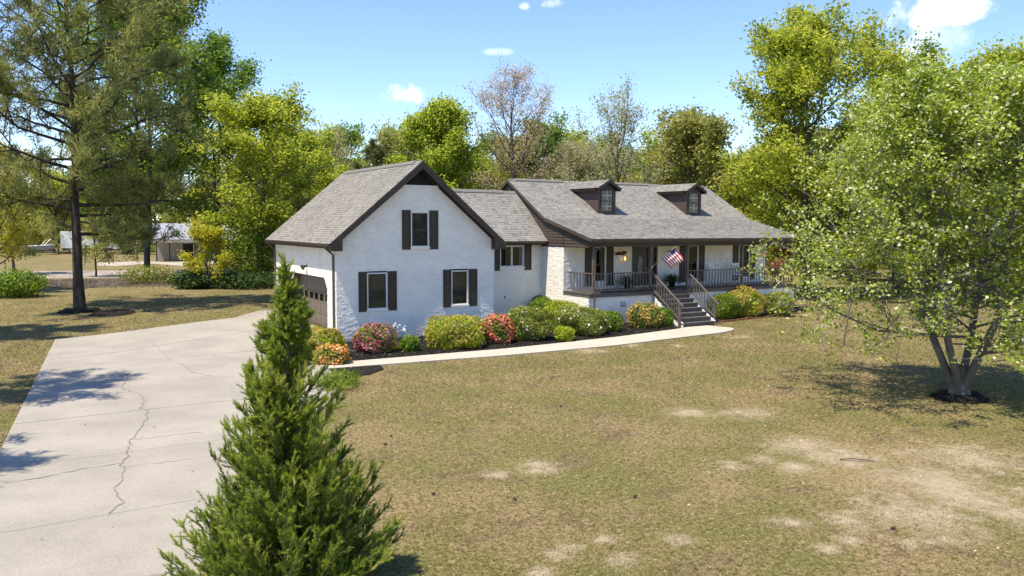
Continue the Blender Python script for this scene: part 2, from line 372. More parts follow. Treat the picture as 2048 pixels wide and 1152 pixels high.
# apron behind the garage corner
mb = MB(); P = [(-2.2, 8.13), (-.02, 8.55), (-.02, 10.6), (-.5, 10.4)]
mb.prism([(x, y, gz(x, y)-.05) for x, y in P], (0, 0, .09)); mb.build('slab', CONC, drive)
def ribbon(px, wd, z=.0515):
    mb = MB(); pts = []
    for i in range(len(px)-1):
        a = G(*px[i], .12); b_ = G(*px[i+1], .12); n = 5
        for k in range(n):
            q = a+(b_-a)*k/n; pts.append(q+np.array([rnd.gauss(0, .03), rnd.gauss(0, .03), 0]))
    pts.append(G(*px[-1], .12)); L = []
    for i, q in enumerate(pts):
        d = pts[min(i+1, len(pts)-1)]-pts[max(0, i-1)]; n_ = np.array([-d[1], d[0], 0]); n_ /= max(1e-6, np.linalg.norm(n_)); ww = wd*rnd.uniform(.5, 1.5)
        zz = gz(q[0], q[1])+z
        L += [(q[0]-n_[0]*ww/2, q[1]-n_[1]*ww/2, zz), (q[0]+n_[0]*ww/2, q[1]+n_[1]*ww/2, zz)]
    mb.v = L; mb.f = [[2*i, 2*i+1, 2*i+3, 2*i+2] for i in range(len(pts)-1)]; mb.t = [.5]*len(mb.f)
    return mb.build('crack', CRACK, drive)
ribbon([(291, 678), (306, 689), (331, 704), (342, 721)], .014)
ribbon([(262, 735), (252, 752), (243, 772), (273, 780), (290, 795), (283, 812), (295, 814), (292, 829), (279, 853), (260, 873), (257, 889), (246, 919), (249, 938), (228, 968), (239, 997), (220, 1020)], .022)
ribbon([(358, 721), (388, 740), (421, 747)], .018)
ribbon([(2, 960), (100, 945), (165, 931), (245, 919)], .02)
ribbon([(262, 873), (330, 866), (402, 858)], .018); ribbon([(249, 927), (320, 918), (390, 910)], .012); ribbon([(251, 1152), (300, 1142), (347, 1134)], .016)
# sidewalk slabs
walk = bpy.data.objects.new('sidewalk', None); col.objects.link(walk); walk['kind'] = 'structure'; ORG['sidewalk'] = np.zeros(3)
jx = [-2.25, -.9, 2.3, 5.6, 8.8, 12.0, 15.2, 16.2]
for k in range(len(jx)-1):
    a, b_ = jx[k]+.006, jx[k+1]-.006; nn = 4; mb = MB(); xx = [a+(b_-a)*i/nn for i in range(nn+1)]
    P = [(x-.5, interp(WO, x-.5 if x > -1.8 else x)) if False else (x, interp(WO, x)) for x in xx]+[(x, interp(WI, x)) for x in xx[::-1]]
    if k == len(jx)-2:
        P = [(a, interp(WO, a)), (b_, -5.35), (16.9, -5.12), (17.4, -4.85), (17.68, -4.5), (17.72, -4.2), (17.5, -3.9), (17.3, -3.2), (15.9, -3.2), (a, interp(WI, a))]
    mb.prism([(x, y, -.06) for x, y in P], (0, 0, .105+.001*k % .003)); mb.build('slab', WALK, walk)
# mulch beds
def bed(P, name):
    mb = MB(); n = len(P); c = np.mean(P, 0)
    mb.v = [(x, y, .012) for x, y in P]+[(c[0]+(x-c[0])*.93, c[1]+(y-c[1])*.93, .05) for x, y in P]
    mb.f = [[i, (i+1) % n, n+(i+1) % n, n+i] for i in range(n)]+[list(range(n, 2*n))]; mb.t = [.5]*len(mb.f)
    return mb.build(name, MULCH, kind='structure')
bed([(-2.2, -4.47), (-1.1, -4.47), (5.1, -4.65), (10.9, -4.17), (15.2, -3.42), (15.75, -3.2), (15.75, -.6), (12.1, -.6), (12.1, 3.35), (7.2, 3.35), (7.2, .1), (0, .1), (-.1, -2.2), (-2.2, -2.6)], 'mulch_bed')
bed([(18.3, -.6), (18.35, -2.6), (18.95, -2.36), (21.5, -2.02), (24, -1.8), (28.5, -.8), (30, .4), (28, 1.0), (26.3, -.6)], 'mulch_bed')
bed([(-2.2, -5.6), (-1.2, -5.64), (-.45, -5.75), (-.6, -6.4), (-1.4, -7.1), (-2.6, -7.3)], 'mulch_bed')
rg = np.random.default_rng(3)
Q = []
while len(Q) < 9000:
    x, y = rg.uniform(-2.1, 30), rg.uniform(-4.7, 1.5)
    if in_bed(x, y): Q.append((x, y, .055+rg.uniform(0, .02)))
Q = np.array(Q)
blades('mulch_chips', Q, rg.normal(size=(len(Q), 3))*[1, 1, .35], rg.uniform(.05, .14, len(Q)), .035, MULCH, None, rg, kind='stuff')
# grass blades, denser near the camera, thin over the worn patches
Q = []; T = 0
sandp = [(G(px, py), r) for px, py, r in ((1390, 830, 1.0), (1700, 930, 1.8), (1960, 985, 1.3), (1020, 935, .6), (1810, 960, 1.2))]
Ng = 430000
dd = 9*np.exp(rg.uniform(0, math.log(62/9), Ng)); ang = rg.uniform(-.72, .72, Ng)
ca, sa = np.cos(ang), np.sin(ang)
fx, fy = math.sin(_y), math.cos(_y); X = CAM[0]+dd*(fx*ca+fy*sa); Yv = CAM[1]+dd*(fy*ca-fx*sa)
keep = np.ones(Ng, bool)
for i in range(Ng):
    x, y = X[i], Yv[i]
    if y > -46 and y < 11 and x < 0 and on_drive(x, y): keep[i] = False
    elif -2.4 < x < 31 and -6.3 < y < 11:
        if on_walk(x, y) or in_bed(x, y) or (x > 0 and y > -.9): keep[i] = False
    elif 0 < y < 10.5 and -2.2 < x < 0: keep[i] = False
for q, r in sandp:
    keep &= ~((np.hypot(X-q[0], Yv-q[1]) < r) & (rg.uniform(0, 1, Ng) < .75))
X, Yv, dd = X[keep], Yv[keep], dd[keep]
Z = np.array([gz(a, b_) if -10 < a < 2 and 0 < b_ < 27 else 0. for a, b_ in zip(X, Yv)])
D = rg.normal(size=(len(X), 3)); D[:, 2] = np.abs(D[:, 2])*.55+.22
sc_ = np.clip(dd/16, 1, 2.2)
blades('grass', np.stack([X, Yv, Z], 1), D, rg.uniform(.025, .07, len(X))*sc_, .009*sc_, GRASS, None, rg, kind='stuff')
# ------------------------------------------------------------------ house
house = thing('house', 'white painted brick house with grey shingle roofs, front porch and garage wing', 'house', (0, 0, 0))
Wd, OV, RD, ZE, ZP, LG = 7.3, .367, .38, 4.05, 7.449, 8.88
SL = (ZP-ZE)/(Wd/2+OV)
CH, BW = .0767, .2133
def brickwork(to3, z0, z1, ivs, seed, name='wall'):
    """backing sheet plus one joined facing of proud, slightly uneven bricks; ivs(za, zb) gives the solid stretches of a course"""
    r = random.Random(seed); back = MB(); br = MB(); k = 0; z = z0
    while z < z1-1e-4:
        zb = min(z+CH, z1); off = (k % 2)*BW/2
        for a, b_ in ivs(z, zb):
            if b_-a < .02: continue
            back.add([to3(a, z, 0), to3(b_, z, 0), to3(b_, zb, 0), to3(a, zb, 0)], [(0, 1, 2, 3)])
            i = math.floor((a-off)/BW); x = i*BW+off
            while x < b_:
                p, q = max(a, x+.004), min(b_, x+BW-.006)
                if q-p > .015 and zb-z > .03:
                    d = .011+r.uniform(-.004, .006); e = r.uniform(-.004, .004); g = r.uniform(-.004, .004); j = r.uniform(-.002, .002)
                    zl, zh = z+.004, zb-.006
                    c = [to3(p, zl, d+e+j), to3(q, zl, d-e+j), to3(q, zh, d-e+g), to3(p, zh, d+e+g), to3(p-.003, zl-.003, 0), to3(q+.003, zl-.003, 0), to3(q+.003, zh+.003, 0), to3(p-.003, zh+.003, 0)]
                    br.add(c, [(0, 1, 2, 3), (4, 5, 1, 0), (3, 2, 6, 7), (4, 0, 3, 7), (1, 5, 6, 2)], r.random())
                x += BW
        z = zb; k += 1
    wl = back.build(name, MORT, house); br.build('brick_facing', BRICK, wl, kind='stuff'); return wl
def cut(iv, holes, za, zb):
    for h in holes:
        hh = h(za, zb) if callable(h) else ((h[0], h[1]) if zb > h[2]+.01 and za < h[3]-.01 else None)
        if not hh: continue
        n = []
        for a, b_ in iv:
            if hh[1] <= a or hh[0] >= b_: n.append((a, b_)); continue
            if hh[0] > a: n.append((a, hh[0]))
            if hh[1] < b_: n.append((hh[1], b_))
        iv = n
    return iv
# windows in the front walls (all face -y)
def window(x0, x1, z0, z1, y, sill=True, blind=True, double=False):
    f = MB(); fw = .05
    for a, b_, c, d in ((x0, x1, z1-fw, z1), (x0, x1, z0, z0+fw*.7), (x0, x0+fw, z0+fw*.7, z1-fw), (x1-fw, x1, z0+fw*.7, z1-fw)): f.box(a, b_, y-.015, y+.10, c, d)
    wn = f.build('window', WTRIM, house)
    xa, xb, za, zb = x0+fw, x1-fw, z0+fw*.7, z1-fw
    s = MB(); sw = .032; zm = (za+zb)/2
    if double: xm = (xa+xb)/2; cells = [(xa, xm-.02, za, zb), (xm+.02, xb, za, zb)]; MB().box(xm-.02, xm+.02, y+.01, y+.07, za, zb).build('mullion', WTRIM, wn)
    else: cells = [(xa, xb, za, zm), (xa, xb, zm, zb)]
    for i, (a, b_, c, d) in enumerate(cells):
        yy = y+.03+(.02*i if not double else 0)
        q = MB()
        for e in ((a, b_, d-sw, d-.001), (a, b_, c+.001, c+sw), (a, a+sw, c+sw, d-sw), (b_-sw, b_, c+sw, d-sw)): q.box(e[0], e[1], yy, yy+.018, e[2], e[3])
        q.build('sash', SHUT if not double else WTRIM, wn)
        MB().box(a+sw, b_-sw, yy+.006, yy+.010, c+sw, d-sw).build('pane', GLASS, wn)
    if blind:
        q = MB(); z = zb-.03
        while z > za+.02: q.add([(xa, y+.10, z), (xb, y+.10, z), (xb, y+.125, z-.034), (xa, y+.125, z-.034)], [(0, 1, 2, 3)]); z -= .038
        q.build('blind', BLIND, wn)
    q = MB(); D = .5     # dark room behind the glass
    q.add([(x0, y+.1, z0), (x1, y+.1, z0), (x1, y+.1, z1), (x0, y+.1, z1), (x0, y+D, z0), (x1, y+D, z0), (x1, y+D, z1), (x0, y+D, z1)], [(4, 5, 6, 7), (0, 1, 5, 4), (2, 3, 7, 6), (1, 2, 6, 5), (3, 0, 4, 7)])
    q.build('room_recess', ROOM, wn)
    if sill: MB().box(x0-.03, x1+.03, y-.06, y+.02, z0-.085, z0-.003).build('sill', WTRIM if False else PLAIN, wn)
    return wn
def shutter(x0, x1, z0, z1, y):
    q = MB(); st = .065; zm = (z0+z1)/2
    q.box(x0, x1, y-.022, y-.012, z0, z1)
    for a, b_, c, d in ((x0, x0+st, z0, z1), (x1-st, x1, z0, z1), (x0+st, x1-st, z0, z0+.11), (x0+st, x1-st, z1-.08, z1), (x0+st, x1-st, zm-.05, zm+.05)): q.box(a, b_, y-.046, y-.022, c, d)
    sh = q.build('shutter', SHUT, house)
    for c, d in ((z0+.13, zm-.07), (zm+.07, z1-.10)): MB().box(x0+st+.022, x1-st-.022, y-.036, y-.022, c, d).build('panel', SHUT, sh, bevel=.008)
# --- garage wing: front gable
FH = [(1.30, 2.19, 1.33, 2.83), (5.17, 6.00, 1.33, 2.83), (3.27, 4.10, 3.88, 5.35)]
def gable_iv(za, zb):
    lim = max(0, (zb+.16-ZE)/SL-OV)
    return cut([(lim, Wd-lim)], FH, za, zb)
brickwork(lambda a, z, d: (a, -d, z), -.1, 6.36, gable_iv, 1)
for h in FH: window(*h, 0)
for x0, x1, z0, z1 in ((.927, 1.285, 1.235, 2.88), (2.205, 2.602, 1.235, 2.88), (4.766, 5.155, 1.235, 2.88), (6.015, 6.441, 1.235, 2.88), (2.858, 3.255, 3.766, 5.418), (4.115, 4.533, 3.766, 5.418)): shutter(x0, x1, z0, z1, 0)
# gable vent: ledge and louvre slats
MB().box(2.78, 4.53, -.05, .02, 6.362, 6.465).build('ledge', PLAIN, house)
gv = MB().add([(2.7, .03, 6.4), (4.6, .03, 6.4), (3.65, .03, 7.3)], [(0, 1, 2)]).build('gable_vent', ROOM, house)
z = 6.475; k = 0
while z < 7.15:
    hw = (ZP-.16-z-.06)/SL
    if hw > .05: MB().add([(3.65-hw, -.03, z), (3.65+hw, -.03, z), (3.65+hw-.05, .022, z+.075), (3.65-hw+.05, .022, z+.075), (3.65-hw, -.018, z-.008), (3.65+hw, -.018, z-.008)], [(0, 1, 2, 3), (4, 5, 1, 0)]).build('louvre_slat', TRIM, gv)
    z += .085
# --- garage side wall with the door opening
GS = .38
def door_hole(za, zb):
    if za >= 2.58 or zb <= GS: return None
    c = max(0, zb-2.18)*.9; return (1.1+c, 6.15-c)
brickwork(lambda a, z, d: (-d, a, z), -.1, 3.88, lambda za, zb: cut([(0, LG)], [door_hole], za, zb), 2)
mb = MB(); P = [(1.1, .2), (1.1, 2.18), (1.46, 2.58), (5.79, 2.58), (6.15, 2.18), (6.15, .2)]
for i in range(len(P)-1):
    a, b_ = P[i], P[i+1]; mb.add([(-.012, a[0], a[1]), (.37, a[0], a[1]), (.37, b_[0], b_[1]), (-.012, b_[0], b_[1])], [(0, 1, 2, 3)])
mb.build('door_reveal', GDOORB, house)
gd = MB().box(.36, .40, 1.0, 6.25, .35, 2.7).build('garage_door', GDOORB, house)
z = GS
for r_ in range(4):
    h = .50 if r_ < 3 else .65
    if r_ != 2:
        fr = MB().box(.335, .359, 1.1, 6.15, z+.006, z+h-.006).build('door_section', GDOOR, gd)
        for i in range(8):
            w_ = 5.05/8; a = 1.1+w_*i+.05; MB().box(.325, .335, a, a+w_-.1, z+.07, z+h-.07).build('panel', GDOOR, gd, bevel=.006)
    else:
        q = MB(); w_ = 5.05/7
        q.box(.335, .359, 1.1, 6.15, z+.006, z+.1); q.box(.335, .359, 1.1, 6.15, z+.40, z+h-.03)
        for i in range(8): q.box(.335, .359, max(1.1, 1.1+w_*i-.09), min(6.15, 1.1+w_*i+.09), z+.1, z+.40)
        q.build('door_section', GDOOR, gd)
        for i in range(7):
            a = 1.1+w_*i+.09; MB().box(.350, .354, a, a+w_-.18, z+.1, z+.40).build('pane', GLASS, gd)
    z += h
# lamp over the garage and coach light in the reveal
lm = MB().tube([(-.02, 3.8, 2.97), (-.10, 3.8, 2.97)], .05, 8).tube([(-.10, 3.8, 2.97), (-.17, 3.74, 2.93), (-.24, 3.68, 2.86)], [.03, .05, .07], 8).tube([(-.10, 3.8, 2.97), (-.17, 3.88, 2.98), (-.22, 3.95, 2.93)], [.03, .05, .07], 8).build('floodlight', BLACK, house, smooth=True)
sc1 = MB().box(.06, .18, 6.04, 6.148, 2.1, 2.16).box(.07, .17, 6.13, 6.148, 1.86, 2.1).box(.07, .17, 6.06, 6.13, 1.86, 1.88).build('wall_light', BLACK, house)
MB().box(.08, .16, 6.06, 6.13, 1.88, 2.1).build('shade', mat('frosted_shade', (.7, .68, .62), .4), sc1)
# other walls, plain from here
def plain(P, nm='wall'): return MB().add(P, [tuple(range(len(P)))]).build(nm, PLAIN, house)
plain([(7.3, 0, -.1), (7.3, LG, -.1), (7.3, LG, 3.9), (7.3, 0, 3.9)])
plain([(0, LG, -.1), (7.3, LG, -.1), (7.3, LG, 3.9), (3.65, LG, 7.2), (0, LG, 3.9)])
# --- shingle fields
def shingles(p0, u, v, lu, lv, parent, seed, keep=None, expo=.142):
    """p0: eave corner; u along the eave, v up the slope"""
    r = random.Random(seed); u = Vector(u).normalized(); v = Vector(v).normalized(); n = u.cross(v)
    if n.z < 0: n = -n
    p0 = Vector(p0); mb = MB(); k = 0; s_ = -.015
    while s_ < lv-.02:
        s1 = min(s_+expo, lv); x = -r.uniform(0, .3)
        while x < lu:
            wd = r.choice((.10, .13, .16, .2, .24)); a, b_ = max(0, x+.004), min(lu, x+wd-.004); x += wd
            if b_-a < .01: continue
            c = p0+u*((a+b_)/2)+v*((s_+s1)/2)
            if keep and not keep(c): continue
            th = .008 if r.random() < .45 else .016; th += r.uniform(0, .003)
            q0 = p0+u*a+v*s_; q1 = p0+u*b_+v*s_; q2 = p0+u*b_+v*(s1+.01); q3 = p0+u*a+v*(s1+.01)
            mb.add([q0+n*th, q1+n*th, q2+n*.003, q3+n*.003, q0-n*.004, q1-n*.004], [(0, 1, 2, 3), (4, 5, 1, 0)], min(1, max(0, r.gauss(.82, .09) if r.random() < .78 else r.gauss(.35, .12))))  # the darker tabs put the roof's shadow slots into the colour
        s_ += expo; k += 1
    return mb.build('shingles', SHING, parent, kind='stuff')
def deck(P, th, parent=None, name='roof', d=None):
    return MB().prism(P, d or (0, 0, -th)).build(name, DECK, parent or house)
# --- garage roof
y0, y1 = -RD, LG+RD
roof = MB()
prof = [(-OV, ZE), (Wd/2, ZP), (Wd+OV, ZE), (Wd+OV, ZE-.13), (Wd/2, ZP-.15), (-OV, ZE-.13)]
roof.prism([(x, y0, z) for x, z in prof], (0, y1-y0, 0)); roof = roof.build('roof', DECK, house)
sl = math.hypot(Wd/2+OV, ZP-ZE)
shingles((-OV-.02, y0-.02, ZE-.01), (0, 1, 0), (Wd/2+OV, 0, ZP-ZE), y1-y0+.04, sl, roof, 11)
shingles((Wd+OV+.02, y0-.02, ZE-.01), (0, 1, 0), (-(Wd/2+OV), 0, ZP-ZE), y1-y0+.04, sl, roof, 12)
q = MB()
for i in range(int((y1-y0)/.25)):
    y = y0+i*.25; c = Vector((Wd/2, y, ZP+.02))
    for sg in (-1, 1): q.add([(Wd/2, y, ZP+.035), (Wd/2, y+.26, ZP+.028), (Wd/2+sg*.15, y+.26, ZP+.028-.15*SL), (Wd/2+sg*.15, y, ZP+.035-.15*SL)], [(0, 1, 2, 3)], rnd.random())
q.build('ridge_cap', SHING, roof, kind='stuff')
# long dark ridge vent
for a in (-1, 1): MB().prism([(Wd/2, y0+.6, ZP+.075), (Wd/2+a*.17, y0+.6, ZP+.075-.17*SL), (Wd/2+a*.17, y0+.6, ZP+.03-.17*SL), (Wd/2, y0+.6, ZP+.03)], (0, y1-y0-1.0, 0)).build('ridge_vent', DECK, roof)
def rake(y, sgn, x_e, x_r, z_e, z_r, drop=.26, th=.045):
    MB().prism([(x_e, y, z_e-.012), (x_r, y, z_r-.012), (x_r, y, z_r-drop*1.2), (x_e, y, z_e-drop)], (0, th*sgn, 0)).build('fascia', TRIM, roof)
rake(y0-.005, -1, -OV, Wd/2, ZE, ZP); rake(y0-.005, -1, Wd+OV, Wd/2, ZE, ZP)
rake(y1+.005, 1, -OV, Wd/2, ZE, ZP); rake(y1+.005, 1, Wd+OV, Wd/2, ZE, ZP)
for sg, xe in ((1, -OV), (-1, Wd+OV)):
    # soffit under the rake overhang, eave soffit and boxed return
    MB().prism([(xe, y0, ZE-.20), (Wd/2, y0, ZP-.24), (Wd/2, y0, ZP-.152), (xe, y0, ZE-.132)], (0, RD-.012, 0)).build('soffit', TRIM, roof)
    MB().box(min(xe, xe+sg*.35), max(xe, xe+sg*.35), y0+.005, y1, ZE-.21, ZE-.18).build('soffit', TRIM, roof)
    MB().prism([(xe-sg*.003, y0-.055, ZE-.05), (xe-sg*.003, y0-.055, ZE-.30), (xe+sg*.50, y0-.055, ZE-.30), (xe+sg*.50, y0-.055, ZE+.33)], (0, .42, 0)).build('eave_return', TRIM, roof)
    # frieze against the brick
    MB().prism([(0 if sg > 0 else Wd, -.028, ZE+.16), (Wd/2, -.028, ZP-.19), (Wd/2, -.028, ZP-.33), (0 if sg > 0 else Wd, -.028, ZE+.03)], (0, .026, 0)).build('frieze_board', TRIM, roof)
def gutter(a, b_, out, parent, dr=.12):
    """open K-style gutter along a horizontal eave a-b, out = outward direction"""
    a, b_, out = Vector(a), Vector(b_), Vector(out).normalized(); d = b_-a
    P = [(.0, -.02), (.0, -dr), (.07, -dr), (.115, -.035), (.115, -.018), (.095, -.018), (.092, -.04), (.06, -dr+.012), (.012, -dr+.012), (.012, -.02)]
    return MB().prism([a+out*x+Vector((0, 0, z)) for x, z in P], d).build('gutter', GUT, parent)
gutter((-OV, y0, ZE), (-OV, y1, ZE), (-1, 0, 0), roof); gutter((Wd+OV, 2.5, ZE), (Wd+OV, y0+.05, ZE), (1, 0, 0), roof)
MB().box(-OV-.02, -OV-.002, y0, y1, ZE-.21, ZE-.01).build('fascia', TRIM, roof)
def pipe(P, parent, r=.045): return MB().tube(P, r, 6).build('downspout', GUT, parent)
pipe([(-OV-.05, .02, ZE-.12), (-OV-.05, .04, ZE-.2), (-.20, .12, ZE-.36), (-.075, .14, ZE-.46), (-.075, .14, .2)], house)
pipe([(-OV-.05, LG+.1, ZE-.12), (-.15, LG+.06, ZE-.4), (-.075, LG-.06, ZE-.5), (-.075, LG-.06, .2)], house)
# --- connector
CY, CE, CZE, CRY, CRZ = 3.30, 2.70, 4.03, 5.70, 6.566
CHh = [(9.56, 10.97, 2.71, 3.80)]
brickwork(lambda a, z, d: (a, CY-d, z), -.1, 3.86, lambda za, zb: cut([(7.3, 12.18)], CHh, za, zb), 3)
window(*CHh[0], CY, blind=False, double=True)
shutter(9.25, 9.55, 2.54, 3.82, CY); shutter(10.98, 11.40, 2.54, 3.82, CY)
plain([(7.3, 8.1, -.1), (12.18, 8.1, -.1), (12.18, 8.1, 3.9), (7.3, 8.1, 3.9)])
cs = (CRZ-CZE)/(CRY-CE)
croof = MB().prism([(5.0, CE, CZE), (5.0, CRY, CRZ), (5.0, 2*CRY-CE, CZE), (5.0, 2*CRY-CE, CZE-.13), (5.0, CRY, CRZ-.15), (5.0, CE, CZE-.13)], (7.17, 0, 0)).build('roof', DECK, house)
shingles((5.0, CE-.02, CZE-.01), (1, 0, 0), (0, CRY-CE, CRZ-CZE), 7.17, math.hypot(CRY-CE, CRZ-CZE), croof, 13, keep=lambda c: c.x > Wd/2+(ZP-c.z)/SL-.15)
q = MB(); x = 4.7
while x < 12.1:
    q.add([(x, CRY, CRZ+.045), (x+.26, CRY, CRZ+.038), (x+.26, CRY-.15, CRZ+.038-.15*cs), (x, CRY-.15, CRZ+.045-.15*cs)], [(0, 1, 2, 3)], rnd.random()); x += .25
q.build('ridge_cap', SHING, croof, kind='stuff')
MB().prism([(5.2, CRY, CRZ+.08), (5.2, CRY-.17, CRZ+.08-.17*cs), (5.2, CRY-.17, CRZ+.035-.17*cs), (5.2, CRY, CRZ+.035)], (5.9, 0, 0)).build('ridge_vent', DECK, croof)
MB().box(7.35, 12.15, CE, CE+.02, CZE-.2, CZE-.012).build('fascia', TRIM, croof); MB().box(7.35, 12.15, CE+.02, CY, CZE-.2, CZE-.17).build('soffit', TRIM, croof)
gutter((7.7, CE, CZE), (12.13, CE, CZE), (0, -1, 0), croof)
fl = MB().tube([(8.6, CY-.03, 3.72), (8.6, CY-.14, 3.72)], .05, 8).build('floodlight', WHITEP, house)
for dx, dz in ((-.13, -.05), (.08, .02)): MB().tube([(8.6+dx*.4, CY-.12, 3.70), (8.6+dx, CY-.2, 3.70+dz), (8.6+dx*1.3, CY-.3, 3.67+dz)], [.03, .055, .085], 10).build('lamp_head', WHITEP, fl, smooth=True)
MB().tube([(9.83, CY-.02, 1.19), (9.83, CY-.09, 1.19), (9.80, CY-.12, 1.13)], .018, 6).tube([(9.80, CY-.06, 1.24), (9.87, CY-.06, 1.24)], .025, 6).build('faucet', BLACK, house)
# --- main house
XW, XE, XM, XM2 = 12.0, 26.29, 11.876, 26.587
YP, YM, ZF, ZB = -.86, 1.28, 1.595, 3.80
PROF = [(-1.153, 4.187), (2.801, 5.18), (6.452, 7.256), (11.6, 4.33)]
def zroof(y): return float(np.interp(y, [p[0] for p in PROF], [p[1] for p in PROF]))
mroof = MB().prism([(XM, y, z) for y, z in PROF]+[(XM, 11.6, 4.2), (XM, 6.452, 7.10), (XM, 2.801, 5.04), (XM, -1.153, 4.06)], (XM2-XM, 0, 0)).build('roof', DECK, house)
for i in range(2):
    a, b_ = PROF[i], PROF[i+1]; v = (0, b_[0]-a[0], b_[1]-a[1])
    shingles((XM-.02, a[0]-(.02 if i == 0 else 0), a[1]), (1, 0, 0), v, XM2-XM+.04, math.hypot(*v[1:]), mroof, 20+i)
shingles((XM-.02, 11.6, 4.33), (1, 0, 0), (0, 6.452-11.6, 7.256-4.33), XM2-XM+.04, math.hypot(6.452-11.6, 7.256-4.33), mroof, 23)
q = MB(); x = XM
while x < XM2-.1:
    q.add([(x, 6.452, 7.30), (x+.26, 6.452, 7.293), (x+.26, 6.30, 7.293-.086), (x, 6.30, 7.30-.086)], [(0, 1, 2, 3)], rnd.random())
    q.add([(x, 6.452, 7.30), (x+.26, 6.452, 7.293), (x+.26, 6.60, 7.293-.086), (x, 6.60, 7.30-.086)], [(3, 2, 1, 0)], rnd.random()); x += .25
q.build('ridge_cap', SHING, mroof, kind='stuff')
for xa, xb in ((12.3, 15.4), (17.0, 21.7), (23.3, 26.2)): MB().prism([(xa, 6.452, 7.335), (xa, 6.27, 7.335-.104), (xa, 6.27, 7.285-.104), (xa, 6.452, 7.285)], (xb-xa, 0, 0)).build('ridge_vent', DECK, mroof)
for xx in (XM-.03, XM2+.002):
    for i in range(3):
        a, b_ = PROF[i], PROF[i+1]; MB().prism([(xx, a[0], a[1]-.012), (xx, b_[0], b_[1]-.012), (xx, b_[0], b_[1]-.155), (xx, a[0], a[1]-.155)], (.028, 0, 0)).build('fascia', SIDING, mroof)
for i in range(3):
    a, b_ = PROF[i], PROF[i+1]; MB().prism([(XM, a[0], a[1]-.145), (XM, b_[0], b_[1]-.16), (XM, b_[0], b_[1]-.19), (XM, a[0], a[1]-.175)], (XW-XM-.01, 0, 0)).build('soffit', TRIM, mroof)
# clapboards of the left gable, each its own board
sd = MB().add([(XW+.02, YP, ZB), (XW+.02, 11.2, ZB), (XW+.02, 11.2, zroof(11.2)-.17), (XW+.02, 6.45, 7.05), (XW+.02, 2.8, 4.99), (XW+.02, YP, zroof(YP)-.17)], [(0, 1, 2, 3, 4, 5)]).build('gable_siding', SIDING, house)
def yr_(z):
    z += .19
    f = 6.452-(7.256-z)*(3.651/2.076) if z > 5.18 else 2.801-(5.18-z)*(3.954/.993)
    b_ = 6.452+(7.256-z)*(5.148/2.926); return max(YP, f), min(11.2, b_)
z = ZB
while z < 6.95:
    a0, b0 = yr_(z); a1, b1 = yr_(z+.15)
    if b1-a1 > .05:
        s0 = max(a0, YM) if False else a0
        MB().add([(XW-.020, s0, z), (XW-.020, b0, z), (XW+.002, b1, z+.15), (XW+.002, a1, z+.15), (XW+.015, s0, z), (XW+.015, b0, z)], [(0, 3, 2, 1), (4, 0, 1, 5)], rnd.random()).build('siding_board', SIDING, sd)
    z += .145
MB().box(XW-.03, XW+.01, YP, 11.2, ZB-.05, ZB-.002).build('trim_board', TRIM, sd)
MB().box(XW-.028, XW+.0, YM-.03, YM+.06, ZB, zroof(YM)-.2).build('trim_board', TRIM, sd)
gv2 = MB().box(XW-.035, XW-.022, 6.12, 6.62, 6.2, 6.72).build('gable_vent', ROOM, house)
for i in range(6): MB().box(XW-.05, XW-.036, 6.15, 6.59, 6.24+i*.078, 6.29+i*.078).build('louvre_slat', TRIM, gv2)
# walls
brickwork(lambda a, z, d: (XW-d, a, z), -.1, ZB-.06, lambda za, zb: [(YM, CY)] if zb > ZF else [(YP+.06, CY)], 4)
PW = [(13.86, 14.60, 1.97, 3.75), (16.3, 18.05, 1.5, 3.75), (20.08, 20.97, 1.90, 3.75), (24.12, 24.98, 1.90, 3.75)]
brickwork(lambda a, z, d: (a, YM-d, z), ZF-.1, 3.98, lambda za, zb: cut([(XW, XE)], PW, za, zb), 5)
brickwork(lambda a, z, d: (a, YP+.06-d, z), -.1, ZF-.12, lambda za, zb: cut([(XW, XE)], [(13.9, 14.25, .95, 1.11)], za, zb), 6)
plain([(XE, YP, -.1), (XE, 11.2, -.1), (XE, 11.2, 4.3), (XE, 6.45, 7.05), (XE, 2.8, 4.98), (XE, YM, 4.6), (XE, YM, ZF), (XE, YP, ZF)])
plain([(XW, 11.2, -.1), (XE, 11.2, -.1), (XE, 11.2, 4.3), (XW, 11.2, 4.3)])
vt = MB().box(13.9, 14.25, YP+.075, YP+.09, .95, 1.11).build('foundation_vent', BLACK, house)
for i in range(3): MB().box(13.9, 14.25, YP+.045, YP+.074, .955+i*.055, .985+i*.055).build('slat', PLAIN, vt)
for i in (0, 2, 3): window(*PW[i], YM, sill=True, blind=False)
for x0, x1 in ((13.28, 13.82), (14.64, 15.08), (19.60, 20.03), (21.02, 21.44), (23.62, 24.07), (25.03, 25.44)): shutter(x0, x1, 1.76, 3.76, YM)
# front door: frame, leaf with oval glass, sidelight
fd = MB()
for a, b_ in ((16.3, 16.38), (17.42, 17.56), (17.97, 18.05)): fd.box(a, b_, YM-.02, YM+.12, 1.5, 3.75)
fd.box(16.38, 17.97, YM-.02, YM+.12, 3.66, 3.75); fd = fd.build('front_door', PORCH, house)
DOORC = mat('dark_wood_door', (.030, .019, .015), .4, .3, 3, stretch=(6, 1, .4), spec=.5)
MB().box(16.385, 17.415, YM+.05, YM+.095, 1.61, 3.655).build('door_leaf', DOORC, fd)
q = MB(); qo = MB(); n = 24; cx, cz = 16.9, 2.72
P = [(cx+.2*math.cos(2*math.pi*i/n), YM+.046, cz+.52*math.sin(2*math.pi*i/n)) for i in range(n)]
q.prism(P, (0, -.006, 0)); q.build('oval_pane', mat('etched_glass', (.15, .145, .14), .25, .5, 14, spec=.6), fd)
qo.tube(P+[P[0]], .022, 5, cap=False); qo.build('oval_rim', DOORC, fd)
